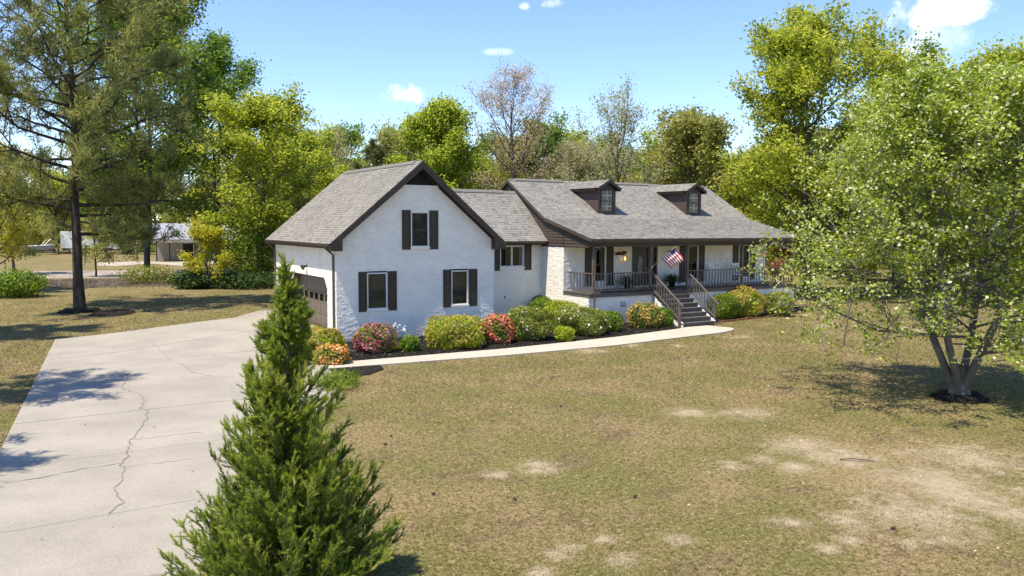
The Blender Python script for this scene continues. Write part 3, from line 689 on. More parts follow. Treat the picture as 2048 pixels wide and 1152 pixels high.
for a, b_ in ((16.48, 16.84), (16.96, 17.32)): MB().box(a, b_, YM+.035, YM+.05, 1.72, 2.05).build('panel', DOORC, fd, bevel=.008)
MB().tube([(17.30, YM+.05, 2.55), (17.30, YM-.01, 2.55)], .03, 8).tube([(17.30, YM-.01, 2.50), (17.30, YM-.01, 2.62)], .014, 6).build('door_handle', mat('brass', (.5, .36, .14), .3, metal=1.), fd)
MB().box(17.57, 17.96, YM+.06, YM+.065, 2.2, 3.65).build('sidelight_pane', GLASS, fd); MB().box(17.565, 17.965, YM+.05, YM+.09, 1.6, 2.19).build('sidelight_panel', DOORC, fd)
MB().box(16.3, 18.05, YM+.13, YM+.16, 1.5, 3.75).build('room_recess', ROOM, fd)
MB().box(16.34, 18.02, YM-.14, YM+.05, ZF+.002, ZF+.10).build('threshold', mat('cream_threshold', (.55, .48, .34), .6), fd)
# lanterns
def lantern(x, lit):
    y = YM-.02; l = MB().box(x-.06, x+.06, y-.02, y, 3.28, 3.50).bar((x, y-.02, 3.46), (x, y-.16, 3.50), .025, .025).lathe((x, y-.16, 3.40), [(.015, .12), (.10, .03), (.115, 0)], 8)
    for i in range(4):
        a = math.pi/4+i*math.pi/2; l.bar((x+.105*math.cos(a), y-.16+.105*math.sin(a), 3.40), (x+.085*math.cos(a), y-.16+.085*math.sin(a), 3.02), .014, .014)
    l.box(x-.075, x+.075, y-.235, y-.085, 3.0, 3.02); l = l.build('wall_lantern', BLACK, house)
    MB().lathe((x, y-.16, 3.02), [(.0, .0), (.02, .0), (.02, .10), (.035, .14), (.0, .21)], 8).build('bulb', emis('warm_bulb', (1, .55, .18), 4 if lit else .6), l, smooth=True)
lantern(15.72, True); lantern(18.85, False); lantern(26.05, False)
# porch: floor boards band, beam, posts, rails, stairs
MB().box(XW-.04, XE+.02, YP-.06, YM-.02, ZF-.05, ZF).build('porch_floor', PFLOOR, house); MB().box(XW-.02, XE, YP-.025, YP+.055, ZF-.19, ZF-.052).box(XW-.022, XW+.03, YP+.055, YM-.02, ZF-.19, ZF-.052).build('rim_board', PORCH, house)
bm = MB().box(XW+.0, XE, YP, YP+.14, ZB+.0, zroof(YP)-.18).box(XW+.03, XW+.17, YP+.14, YM, ZB, ZB+.25).build('porch_beam', SIDING, house)
q = MB(); x = XW+.05
while x < XE-.05: q.box(x, x+.085, YP-.014, YP-.001, ZB+.004, zroof(YP)-.2); x += .10
q.build('beadboard', SIDING, bm, kind='stuff')
MB().box(XW+.18, XE, YP+.14, YM, ZB+.13, ZB+.15).build('porch_ceiling', mat('porch_ceiling_cream', (.55, .5, .38), .7), house)
gutter((XM, -1.153, 4.187), (XM2, -1.153, 4.187), (0, -1, 0), mroof); MB().box(XM, XM2, -1.151, -1.13, 3.99, 4.17).build('fascia', SIDING, mroof); MB().box(XW, XE, -1.13, YP-.02, 3.97, 3.995).build('soffit', TRIM, mroof)
pipe([(12.72, -1.21, 4.07), (12.70, -1.20, 3.95), (12.30, -1.0, 3.66), (12.22, -.98, 3.55), (12.22, -.98, .12)], house, .04)
PX = [12.26, 15.78, 18.22, 22.17, 26.15]; YR = YP+.06
for x in PX: MB().box(x-.055, x+.055, YR-.055, YR+.055, ZF+.001, ZB).build('porch_post', PORCH, house, bevel=.006)
def railing(p, q_, n):
    p, q_ = Vector(p), Vector(q_); r = MB().bar(p+Vector((0, 0, 2.53)), q_+Vector((0, 0, 2.53)), .09, .045).bar(p+Vector((0, 0, 1.72)), q_+Vector((0, 0, 1.72)), .05, .06).build('railing', PORCH, house)
    for i in range(1, n):
        c = p+(q_-p)*i/n; MB().box(c.x-.019, c.x+.019, c.y-.019, c.y+.019, 1.75, 2.51).build('baluster', PORCH, r)
railing((12.32, YR, 0), (15.72, YR, 0), 17); railing((18.28, YR, 0), (22.11, YR, 0), 18); railing((22.23, YR, 0), (26.09, YR, 0), 18); railing((12.26, YM-.03, 0), (12.26, YR+.06, 0), 8)
stair = thing('staircase', None, None, (0, 0, 0)); stair.parent = house
for x in (15.93, 18.03): MB().prism([(x, YP-.06, -.05), (x, YP-.06, ZF-.25), (x, -3.0, .2), (x, -3.0, -.05)], (.04, 0, 0)).build('stringer', PLAIN, stair)
rise = ZF/8; run = .30
for i in range(7):
    yb = YP-.06-run*(6-i)-run; zt = rise*(i+1)
    MB().box(15.97, 18.03, yb+.02, yb+.06, zt-rise+(.0 if i else -.05), zt-.041).box(15.90, 18.10, yb-.01, yb+run+.03, zt-.04, zt).build('step', PFLOOR, stair, bevel=.006)
yb0 = YP-.06-run*7
for x in (15.84, 18.16):
    MB().box(x-.045, x+.045, yb0+.12, yb0+.21, .0, 1.16).build('newel_post', PORCH, stair)
    A = Vector((x, YR-.06, 2.52)); B_ = Vector((x, yb0-.06, 1.02)); MB().bar(A, B_, .085, .045).build('handrail', PORCH, stair)
    A2 = A-Vector((0, 0, .80)); B2 = Vector((x, yb0+.17, 1.02+.15-.80)); MB().bar(A2, B2, .05, .07).build('bottom_rail', PORCH, stair)
    for i in range(1, 11):
        f = i/11; y = A.y+(yb0+.17-A.y)*f; zt = A.z+(B_.z-A.z)*(A.y-y)/(A.y-B_.y); MB().box(x-.018, x+.018, y-.018, y+.018, zt-.80, zt-.02).build('baluster', PORCH, stair)
# --- dormers
def dormer(x0):
    x1 = x0+1.12; yf = 3.26; zb = 5.43; zt = 6.72; xm = (x0+x1)/2; zp = 7.24; zroofy = lambda z: 2.801+(z-5.18)/.5687
    d = MB().add([(x0, yf, zb-.1), (x1, yf, zb-.1), (x1, yf, zt), (xm, yf, zp-.12), (x0, yf, zt)], [(0, 1, 2, 3, 4)])
    for x in (x0+.015, x1-.015): d.add([(x, yf, zb-.1), (x, yf, zt), (x, zroofy(zt)+.1, zt)], [(0, 1, 2)])
    d = d.build('dormer', SIDING, house)
    z = zb
    while z < zt-.02:
        zz = min(z+.135, zt); ya, yb = zroofy(z)+.05, zroofy(zz)+.05
        for x, sg in ((x0, -1), (x1, 1)): MB().add([(x+sg*.02, yf+.05, z), (x+sg*.02, max(ya, yf+.06), z), (x+sg*.001, yb, zz), (x+sg*.001, yf+.05, zz), (x-sg*.01, yf+.05, z), (x-sg*.01, max(ya, yf+.06), z)], [(0, 1, 2, 3), (4, 5, 1, 0)], rnd.random()).build('siding_board', SIDING, d)
        z += .13
    for x in (x0, x1): MB().box(x-.03, x+.07, yf-.025, yf+.06, zb-.1, zt).build('corner_board', SIDING, d) if x == x0 else MB().box(x-.07, x+.03, yf-.025, yf+.06, zb-.1, zt).build('corner_board', SIDING, d)
    z = zt
    while z < zp-.3:
        hw = (zp-.16-z)/(zp-zt)*(x1-x0)/2+.02; MB().add([(xm-hw, yf-.02, z), (xm+hw, yf-.02, z), (xm+hw-.1, yf-.004, z+.11), (xm-hw+.1, yf-.004, z+.11)], [(0, 1, 2, 3)]).build('siding_board', SIDING, d); z += .11
    a, b_, c, e = x0+.22, x0+.93, 5.58, 6.66
    f = MB()
    for r in ((a-.08, b_+.08, c-.09, c), (a-.08, b_+.08, e, e+.06), (a-.08, a, c, e), (b_, b_+.08, c, e), (a, b_, (c+e)/2-.03, (c+e)/2+.03)): f.box(r[0], r[1], yf-.045, yf-.001, r[2], r[3])
    f.build('window_frame', SIDING, d)
    MB().box(a, b_, yf-.002, yf-.001, c, e).build('room_recess', ROOM, d)
    for k in range(2):
        p, q = (c, (c+e)/2-.03) if k == 0 else ((c+e)/2+.03, e)
        MB().box(a, b_, yf-.014, yf-.010, p, q).build('pane', GLASS, d)
        MB().box((a+b_)/2-.011, (a+b_)/2+.011, yf-.024, yf-.015, p+.03, q-.03).box(a+.03, b_-.03, yf-.0255, yf-.0155, (p+q)/2-.011, (p+q)/2+.011).build('muntin', WTRIM, d)
    o = .22; s_ = (zp-zt)/((x1-x0)/2); ze = 6.79
    yb = lambda z: min(zroofy(z)+.12, 6.6)
    hx = (x1-x0)/2+o; zs = (zp-ze)/hx
    rf = MB()
    for sg in (-1, 1):
        xe = xm+sg*hx; P = [(xe, yf-.24, ze), (xm, yf-.24, zp), (xm, yb(zp), zp), (xe, yb(ze), ze)]; rf.prism(P, (0, 0, -.06))
    rf = rf.build('dormer_roof', DECK, d)
    for sg in (-1, 1):
        xe = xm+sg*hx
        MB().prism([(xe, yf-.245, ze+.005), (xm, yf-.245, zp+.005), (xm, yf-.245, zp-.16), (xe, yf-.245, ze-.15)], (0, -.03, 0)).build('fascia', TRIM, d)
        MB().box(min(xe, xe-sg*.03), max(xe, xe-sg*.03), yf-.24, yb(ze)-.0, ze-.15, ze-.01).build('fascia', TRIM, d); MB().prism([(xe, yf-.24, ze-.10), (xm, yf-.24, zp-.11), (xm, yf-.24, zp-.07), (xe, yf-.24, ze-.07)], (0, .235, 0)).build('soffit', TRIM, d)
        MB().box(min(xe, xe-sg*.24), max(xe, xe-sg*.24), yf-.2, yb(ze)-.1, ze-.13, ze-.10).build('soffit', TRIM, d)
    def shd(sg):
        u = Vector((0, 1, 0)); v = Vector((-sg*hx, 0, zp-ze))
        mb = MB(); r = random.Random(5+sg); lv = v.length; v.normalize(); n = Vector((sg*v.z, 0, abs(v.x))); p0 = Vector((xm+sg*(hx+.01), yf-.27, ze)); s0 = 0
        while s0 < lv-.01:
            s1 = min(lv, s0+.142); x = 0
            lim = yb(ze+(zp-ze)*(s0+s1)/2/lv)-(yf-.27)
            while x < lim:
                wd = r.choice((.14, .2, .27)); a_, b2 = x+.004, min(lim, x+wd-.004); x += wd
                th = .008 if r.random() < .5 else .016
                q0, q1, q2, q3 = p0+u*a_+v*s0, p0+u*b2+v*s0, p0+u*b2+v*(s1+.01), p0+u*a_+v*(s1+.01)
                mb.add([q0+n*th, q1+n*th, q2+n*.003, q3+n*.003, q0-n*.004, q1-n*.004], [(0, 1, 2, 3), (4, 5, 1, 0)], min(1, max(0, r.gauss(.55, .24))))
            s0 += .142
        mb.build('shingles', SHING, d, kind='stuff')
    shd(-1); shd(1)
dormer(15.59); dormer(21.88)
# ------------------------------------------------------------------ things on the porch
def rocker(loc, label):
    t = thing('rocking_chair', label, 'chair', loc, 'white rocking chairs on the porch'); X, Y, Z = loc
    P = lambda x, y, z: (X+x, Y+y, Z+z)
    seat = MB()
    seat.box(X-.26, X+.26, Y-.26, Y-.22, Z+.40, Z+.44).box(X-.24, X+.24, Y+.20, Y+.24, Z+.36, Z+.40).build('seat_frame', WHITEP, t)
    for i in range(6): MB().bar(P(-.25, -.20+i*.075, .437-i*.006), P(.25, -.20+i*.075, .437-i*.006), .06, .018).build('seat_slat', WHITEP, t)
    for sx in (-1, 1):
        x = sx*.27
        MB().tube([P(x, .22, .06), P(x, .26, .4), P(x*.96, .36, .8), P(x*.93, .46, 1.16)], [.022, .024, .022, .018], 6).build('back_post', WHITEP, t)
        MB().tube([P(x, -.25, .06), P(x, -.25, .64)], .021, 6).build('leg', WHITEP, t)
        MB().bar(P(x*1.05, -.33, .65), P(x*1.05, .28, .67), .07, .025).build('armrest', WHITEP, t)
        MB().tube([P(x, -.48, .09), P(x, -.25, .035), P(x, 0, .018), P(x, .25, .035), P(x, .62, .12)], .018, 5).build('rocker_runner', WHITEP, t)
        MB().tube([P(x, -.25, .22), P(x, .23, .22)], .012, 5).build('stretcher', WHITEP, t)
    MB().tube([P(-.27, -.25, .2), P(.27, -.25, .2)], .012, 5).build('stretcher', WHITEP, t)
    MB().bar(P(-.26, .452, 1.10), P(.26, .452, 1.10), .03, .13).build('top_rail', WHITEP, t); MB().bar(P(-.26, .285, .52), P(.26, .285, .52), .03, .06).build('lower_rail', WHITEP, t)
    for i in range(5):
        x = -.18+i*.09; MB().bar(P(x, .285, .53), P(x, .447, 1.06), .045, .014, up=(0, 1, 0)).build('back_slat', WHITEP, t)
rocker((21.45, .30, ZF), 'white wooden rocking chair in front of the bare porch wall between two windows')
rocker((23.30, .30, ZF), 'white wooden rocking chair in front of the right-hand porch window')
FERN = leafmat('fern_green', [(.02, .045, .012), (.035, .075, .018), (.06, .10, .025)], .3)
def fern(loc, label, seed):
    t = thing('potted_fern', label, 'plant', loc, 'potted ferns by the front door'); rg = np.random.default_rng(seed); X, Y, Z = loc
    MB().lathe(loc, [(0, .001), (.13, .001), (.19, .26), (.2, .28), (.17, .28), (.16, .24), (0, .24)], 14).build('pot', BLACK, t, smooth=True)
    B, D, L = [], [], []
    for i in range(150):
        a = rg.uniform(0, 6.28); e = rg.uniform(.3, 1.3); ln = rg.uniform(.42, .72); p = np.array([X, Y, Z+.26]); d = np.array([math.cos(a)*math.cos(e), math.sin(a)*math.cos(e), math.sin(e)])
        for k in range(14):
            p = p+d*ln/14; d = d+np.array([0, 0, -.09]); d /= np.linalg.norm(d)
            s_ = np.cross(d, (0, 0, 1)); s_ /= max(1e-6, np.linalg.norm(s_))
            for sg in (-1, 1): B.append(p); D.append(s_*sg+d*.5+rg.normal(size=3)*.15); L.append(.10*(1-k/18))
    blades('fronds', np.array(B), np.array(D), np.array(L), .028, FERN, t, rg)
fern((15.55, .75, ZF), 'large green fern in a dark pot left of the front door', 5); fern((18.62, .75, ZF), 'large green fern in a dark pot right of the front door', 6)
# hanging basket
hb = thing('hanging_basket', 'white hanging basket of dark red flowers under the porch beam', 'basket', (14.2, -.3, 3.16))
MB().lathe((14.2, -.3, 3.16), [(0, 0), (.10, 0), (.155, .20), (.165, .21), (.145, .21), (0, .19)], 14).build('pot', WHITEP, hb, smooth=True)
for i in range(3): a = i*2.1; MB().tube([(14.2+.15*math.cos(a), -.3+.15*math.sin(a), 3.37), (14.2, -.3, 3.93)], .004, 4).build('wire', BLACK, hb)
rgh = np.random.default_rng(9); C = rgh.normal(size=(420, 3))*[.11, .11, .06]+[14.2, -.3, 3.44]
leaves('flowers', C, .055, leafmat('dark_red_flowers', [(.02, .05, .012), (.16, .02, .02), (.24, .05, .03), (.05, .06, .02)], .3), hb, rgh)
# flag on a post bracket
fg = thing('flag', 'red and white striped flag with blue canton on an angled pole at the porch post', 'flag', (15.78, YR-.06, 2.74))
A, B_ = Vector((15.78, YR-.06, 2.74)), Vector((16.95, -1.30, 3.80))
MB().tube([A, B_], .013, 6).build('pole', mat('pole_wood', (.5, .36, .2), .5), fg); MB().tube([A-Vector((0, -.04, .03)), A+(B_-A)*.06], .028, 8).build('bracket', WHITEP, fg)
MB().lathe(tuple(B_), [(0, -.03), (.025, 0), (0, .03)], 8).build('finial', mat('gold', (.7, .45, .12), .3, metal=1.), fg)
RED, FWHT, BLU = mat('flag_red', (.42, .03, .05), .8, .05), mat('flag_white', (.78, .74, .72), .8, .05), mat('flag_blue', (.03, .04, .16), .8, .05)
d = (B_-A); hoist0 = A+d*.42; hoist1 = A+d*.93; fly = Vector((.66, -.10, -.50))
def fp(u, v):   # u along the fly, v across (0 at pole tip side)
    q = hoist1+(hoist0-hoist1)*v+fly*u*1.0
    q += Vector((.05, .10, .02))*math.sin(u*7+v*2)*(.25+u)+Vector((0, .05, .04))*math.sin(u*13+1.5*v); q.z -= .12*u*u+.05*math.sin(v*5)*u; return q
for i in range(13):
    st = MB(); st2 = None
    v0, v1 = i/13, (i+1)/13; us = [k/16 for k in range(17)]
    for k in range(16):
        if i < 5 and us[k] < .25: continue
        st.add([fp(us[k], v0), fp(us[k+1], v0), fp(us[k+1], v1), fp(us[k], v1)], [(0, 1, 2, 3)])
    st.build('stripe', RED if i % 2 == 0 else FWHT, fg)
st = MB()
for k in range(4):
    for j in range(5): st.add([fp(k/16, j/13), fp((k+1)/16, j/13), fp((k+1)/16, (j+1)/13), fp(k/16, (j+1)/13)], [(0, 1, 2, 3)])
ct = st.build('canton', BLU, fg); st = MB()
for r_ in range(4):
    for c_ in range(4):
        u, v = .03+c_*.06, (r_+.6)*.085; p = fp(u, v)+Vector((-.003, -.006, .002)); e1 = (fp(u+.02, v)-fp(u, v)).normalized()*.014; e2 = (fp(u, v+.02)-fp(u, v)).normalized()*.014
        st.add([p+e1*math.cos(k*.6283)*(1 if k % 2 == 0 else .45)+e2*math.sin(k*.6283)*(1 if k % 2 == 0 else .45) for k in range(10)], [tuple(range(10))])
st.build('stars', FWHT, ct, kind='stuff')
# brick edging of the right bed, each brick laid end to end
edge = bpy.data.objects.new('brick_edging', None); col.objects.link(edge); ORG['brick_edging'] = np.zeros(3); tag(edge, 'low red brick edging along the bed right of the steps', 'edging')
EP = [(18.9, -2.42), (21.5, -2.1), (24, -1.88), (28.5, -.9)]
x = 18.95; k = 0
while x < 28.4:
    y = interp(EP, x); sl_ = interp(EP, x+.1)-y; a = math.atan2(sl_, .1); cx_, cy_ = x+.1*math.cos(a), y+.1*math.sin(a); j = rnd.uniform(-.12, .12)
    ux, uy = math.cos(a+j)*.098, math.sin(a+j)*.098; vx, vy = -math.sin(a+j)*.05, math.cos(a+j)*.05; z1 = .07+rnd.uniform(-.01, .02)
    MB().prism([(cx_-ux-vx, cy_-uy-vy, -.02), (cx_+ux-vx, cy_+uy-vy, -.02), (cx_+ux+vx, cy_+uy+vy, -.02), (cx_-ux+vx, cy_-uy+vy, -.02)], (0, 0, z1+.02), rnd.random()).build('brick', TERRA, edge); x += .215*math.cos(a)
# terracotta planter at the far garage corner
q = G(567, 632, .4); tp = thing('terracotta_planter', 'low terracotta planter on the concrete at the far garage corner', 'planter', (q[0], q[1], gz(q[0], q[1])+.04))
MB().lathe(tuple(tp.location), [(0, 0), (.26, 0), (.36, .22), (.38, .24), (.33, .24), (.30, .18), (0, .17)], 16).build('bowl', TERRA, tp, smooth=True); MB().lathe(tuple(tp.location), [(0, .19), (.31, .185)], 16).build('soil', MULCH, tp)
# ------------------------------------------------------------------ shrubs
def hexs(v): return v
SHR = {
 'yellow': leafmat('shrub_yellow_green', [(.09, .14, .012), (.20, .25, .016), (.34, .36, .03), (.42, .38, .05)], .35),
 'green': leafmat('shrub_green', [(.05, .10, .012), (.12, .19, .016), (.22, .30, .03)], .35),
 'olive': leafmat('shrub_olive', [(.05, .085, .014), (.12, .16, .022), (.24, .25, .045), (.35, .29, .10)], .35),
 'gold': leafmat('shrub_gold', [(.22, .24, .01), (.42, .42, .02), (.52, .48, .03)], .35),
 'dark': leafmat('shrub_dark', [(.015, .035, .008), (.03, .065, .012), (.06, .10, .02)], .3)}
FLW = {'pink': leafmat('pink_blossom', [(.36, .05, .11), (.50, .12, .19), (.60, .30, .33)], .3), 'coral': leafmat('coral_blossom', [(.55, .10, .06), (.68, .22, .12), (.72, .40, .28)], .3),
 'orange': leafmat('orange_blossom', [(.60, .18, .05), (.72, .33, .12), (.75, .48, .25)], .3), 'white': leafmat('white_blossom', [(.62, .55, .42), (.72, .68, .58)], .3), 'tan': leafmat('bronze_tips', [(.40, .26, .06), (.50, .36, .12), (.45, .22, .09)], .3)}
nsh = [0]
def shrub(label, px0, px1, ptop, pbase, pal, dep=None, flower=None, ff=0., box=2.6, n=None, leaf=.075, loose=.0, group=None, name='shrub', basez=.03, ybias=0.):
    """px0-px1: its width in the photo, ptop its top, pbase where it meets the ground"""
    nsh[0] += 1; rg = np.random.default_rng(100+nsh[0])
    c = G((px0+px1)/2, pbase, basez); dist = float((c-CAM)@FW); rx = (px1-px0)/2*dist/FPX*1.0; hz = (pbase-ptop)*dist/FPX*1.0
    ry = dep or rx*.85; c = c+np.array([FW[0], FW[1], 0])*(ry*.75+ybias); k = float((c-CAM)@FW)/dist; rx *= k; hz = hz*k-.0
    hz = max(.25, hz-ry*.12)
    loc = (float(c[0]), float(c[1]), basez-.02); t = thing(name, label, 'shrub', loc, group)
    N_ = n or int(1500+5200*rx*hz*1.3); Rr = np.array([RT[0], RT[1], 0]); Rr /= np.linalg.norm(Rr); Ff = np.array([FW[0], FW[1], 0]); Ff /= np.linalg.norm(Ff)
    d = nrm(rg.normal(size=(N_, 3))); pw = np.sum(np.abs(d)**box, axis=1)**(-1/box)
    ph = rg.uniform(0, 6.28, 6); fr = rg.uniform(1.8, 6, (6, 3))*rg.choice((-1, 1), (6, 3))
    bump = sum(np.sin(d@fr[i]+ph[i]) for i in range(6))/6
    rad = pw*(1+.26*bump+(loose+.12)*rg.normal(size=N_)*.3)*(1-np.abs(rg.normal(size=N_))*.11)
    P = d*rad[:, None]; keep = P[:, 2] > -.93; P, dn = P[keep], d[keep]
    Cc = np.array(loc)+Rr*(P[:, :1]*rx)+Ff*(P[:, 1:2]*ry)+np.array([0, 0, 1])*((P[:, 2:3]+.96)/1.96*hz)
    on = Rr*dn[:, :1]+Ff*dn[:, 1:2]+np.array([0, 0, 1])*dn[:, 2:3]
    tint = np.clip(.5+.22*rg.normal(size=len(Cc))+.12*bump[keep], 0, 1)
    fl = np.zeros(len(Cc), bool)
    if flower:
        pc = sum(np.sin(Cc@(fr[i]*1.2)+ph[i]*1.7) for i in range(5))/5
        fl = (rg.uniform(0, 1, len(Cc)) < ff*np.maximum(0, 1+3.0*pc)) & (rad[keep] > .86*pw[keep])
    leaves('foliage', Cc[~fl], leaf, SHR[pal], t, rg, out=on[~fl], tint=tint[~fl])
    if flower and fl.any(): leaves('blossoms', Cc[fl]+on[fl]*.03, leaf*1.25, FLW[flower], t, rg, aspect=.9, out=on[fl], kind='stuff')
    st = MB()
    for i in range(9):
        a = rg.uniform(0, 6.28); r0 = .12; e = np.array(loc)+Rr*math.cos(a)*rx*.7+Ff*math.sin(a)*ry*.7+np.array([0, 0, hz*rg.uniform(.5, .85)]); b0 = np.array(loc)+Rr*math.cos(a)*.1+Ff*math.sin(a)*.1
        st.tube([b0, (b0+e)/2+np.array([0, 0, .08]), e], [.018, .012, .005], 5)
    st.build('stems', TWIG, t); return t
shrub('yellow green rounded shrub with orange tips at the front left house corner', 597, 683, 655, 722, 'yellow', flower='tan', ff=.12)
shrub('yellow green shrub half hidden behind the cedar by the driveway edge', 548, 606, 672, 735, 'yellow')
shrub('small orange flowering azalea by the sidewalk under the corner shrub', 636, 694, 690, 727, 'olive', dep=.35, flower='orange', ff=.3, loose=.4, ybias=-.3)
shrub('bright golden upright shrub glowing behind the cedar beside the walk', 560, 594, 712, 762, 'gold')
shrub('pink flowering azalea under the left front window', 708, 783, 648, 708, 'olive', flower='pink', ff=.26)
shrub('small low green shrub beside the white iris', 803, 836, 672, 704, 'green', loose=.3)
shrub('large clipped yellow green shrub under the right front window', 853, 962, 632, 699, 'yellow', flower='tan', ff=.10, box=3.4)
shrub('coral flowering azalea beside the large clipped shrub', 965, 1024, 630, 689, 'olive', flower='coral', ff=.36)
shrub('large green azalea with scattered white blooms near the inner corner', 1010, 1101, 612, 683, 'olive', flower='white', ff=.012)
shrub('clipped green shrub against the inner corner of the house', 1056, 1106, 591, 642, 'green', dep=.7)
shrub('tall clipped yellow topped shrub by the bright brick pier', 1086, 1160, 600, 655, 'yellow', dep=.8)
shrub('pale flowering azalea in front of the porch corner', 1116, 1216, 612, 673, 'olive', flower='white', ff=.02)
shrub('small round clipped shrub at the front of the mulch bed', 1109, 1149, 652, 684, 'yellow', dep=.45)
shrub('bright green round shrub under the foundation vent', 1198, 1245, 622, 665, 'green')
shrub('bronze tipped twiggy shrub left of the porch steps', 1261, 1322, 607, 657, 'olive', flower='tan', ff=.30, loose=.3)
shrub('small bright green shrub touching the porch stair rail', 1312, 1347, 614, 654, 'green', dep=.4)
shrub('bright green clipped shrub right of the porch steps', 1424, 1482, 587, 639, 'green')
shrub('large yellow green shrub with bronze tips right of the steps', 1448, 1532, 574, 636, 'yellow', flower='tan', ff=.10, ybias=.3)
shrub('green shrub under the maple branches at the porch end', 1532, 1590, 582, 633, 'olive')
shrub('low dark green ground cover in the small bed by the walk', 628, 704, 747, 780, 'green', loose=.7, leaf=.06, dep=.8, n=3000)
# white iris: strap leaves and blooms
q = G(797, 698, .03); iris = thing('iris_plant', 'white iris with strap leaves between the pink azalea and the clipped shrub', 'flower', (q[0], q[1], .02)); rg = np.random.default_rng(8)
B = np.repeat(np.array([[q[0], q[1], .03]]), 26, 0)+rg.normal(size=(26, 3))*[.1, .1, 0]; D = rg.normal(size=(26, 3))*[.5, .5, .1]+[0, 0, 1]; blades('leaves', B, D, rg.uniform(.25, .5, 26), .05, SHR['green'], iris, rg)
for dx, h in ((-.12, .95), (.22, .75)):
    MB().tube([(q[0], q[1], .03), (q[0]+dx*.6, q[1], h*.6), (q[0]+dx, q[1], h)], .008, 5).build('stalk', SHR['green'], iris)
    leaves('bloom', rg.normal(size=(40, 3))*.05+[q[0]+dx, q[1], h], .09, WHITEP, iris, rg)
# fallen petals, pine cones, stick
rg = np.random.default_rng(21)
for i, (px, py, w_) in enumerate(((783, 872, 'near the cedar tip'), (867, 987, 'left of the bare patch'), (1030, 998, 'below the bare patch'), (1122, 812, 'in the middle of the lawn'), (1270, 993, 'right of the bare patch'), (1786, 1056, 'on the sand by the lower patch'), (771, 888, 'beside another near the cedar tip'))):
    p_ = G(px, py, .03); t = thing('pine_cone', 'dark pine cone lying on the lawn '+w_, 'pine cone', (p_[0], p_[1], .0), 'pine cones on the lawn')
    ax = nrm(np.array([[rg.normal(), rg.normal(), .1]]))[0]; c0 = np.array([p_[0], p_[1], .03])
    MB().tube([c0-ax*.035, c0-ax*.02, c0+ax*.012, c0+ax*.035], [.01, .02, .02, .006], 7).build('core', PBARK, t)
    Bp = c0+ax*rg.uniform(-.035, .03, 60)[:, None]; Dd = rg.normal(size=(60, 3)); Dd -= (Dd@ax)[:, None]*ax; Dd = nrm(Dd)+ax*.4
    blades('scales', Bp, Dd, .032, .022, PBARK, t, rg, kind='stuff')
a, b_ = G(1680, 918, .03), G(1750, 922, .03)
tag(MB().tube([a, a*.6+b_*.4+np.array([0, 0, .03]), b_], [.018, .02, .01], 6).build('fallen_stick', TWIG, org=(a[0], a[1], 0)), 'bare fallen stick lying on the sandy patch of lawn', 'stick')
Q = []
while len(Q) < 1400:
    x, y = rg.uniform(-2, 26), rg.uniform(-26, -1)
    if on_walk(x, y) or on_drive(x, y) and rg.uniform() < .9: continue
    if not in_bed(x, y) and rg.uniform() < .75: continue
    Q.append((x, y, .085 if in_bed(x, y) else .05))
leaves('fallen_petals', np.array(Q), .045, leafmat('fallen_petal', [(.30, .2, .12), (.5, .4, .3), (.6, .45, .4)], .1), None, rg, up=4, kind='stuff')
Q = np.array([(x, y, gz(x, y)+.052) for x, y in ((rg.uniform(-11, -3), rg.uniform(-22, 6)) for _ in range(90)) if on_drive(x, y)])
leaves('driveway_litter', Q, .05, leafmat('dry_litter', [(.05, .035, .025), (.16, .10, .06)], .1), None, rg, up=6, kind='stuff')
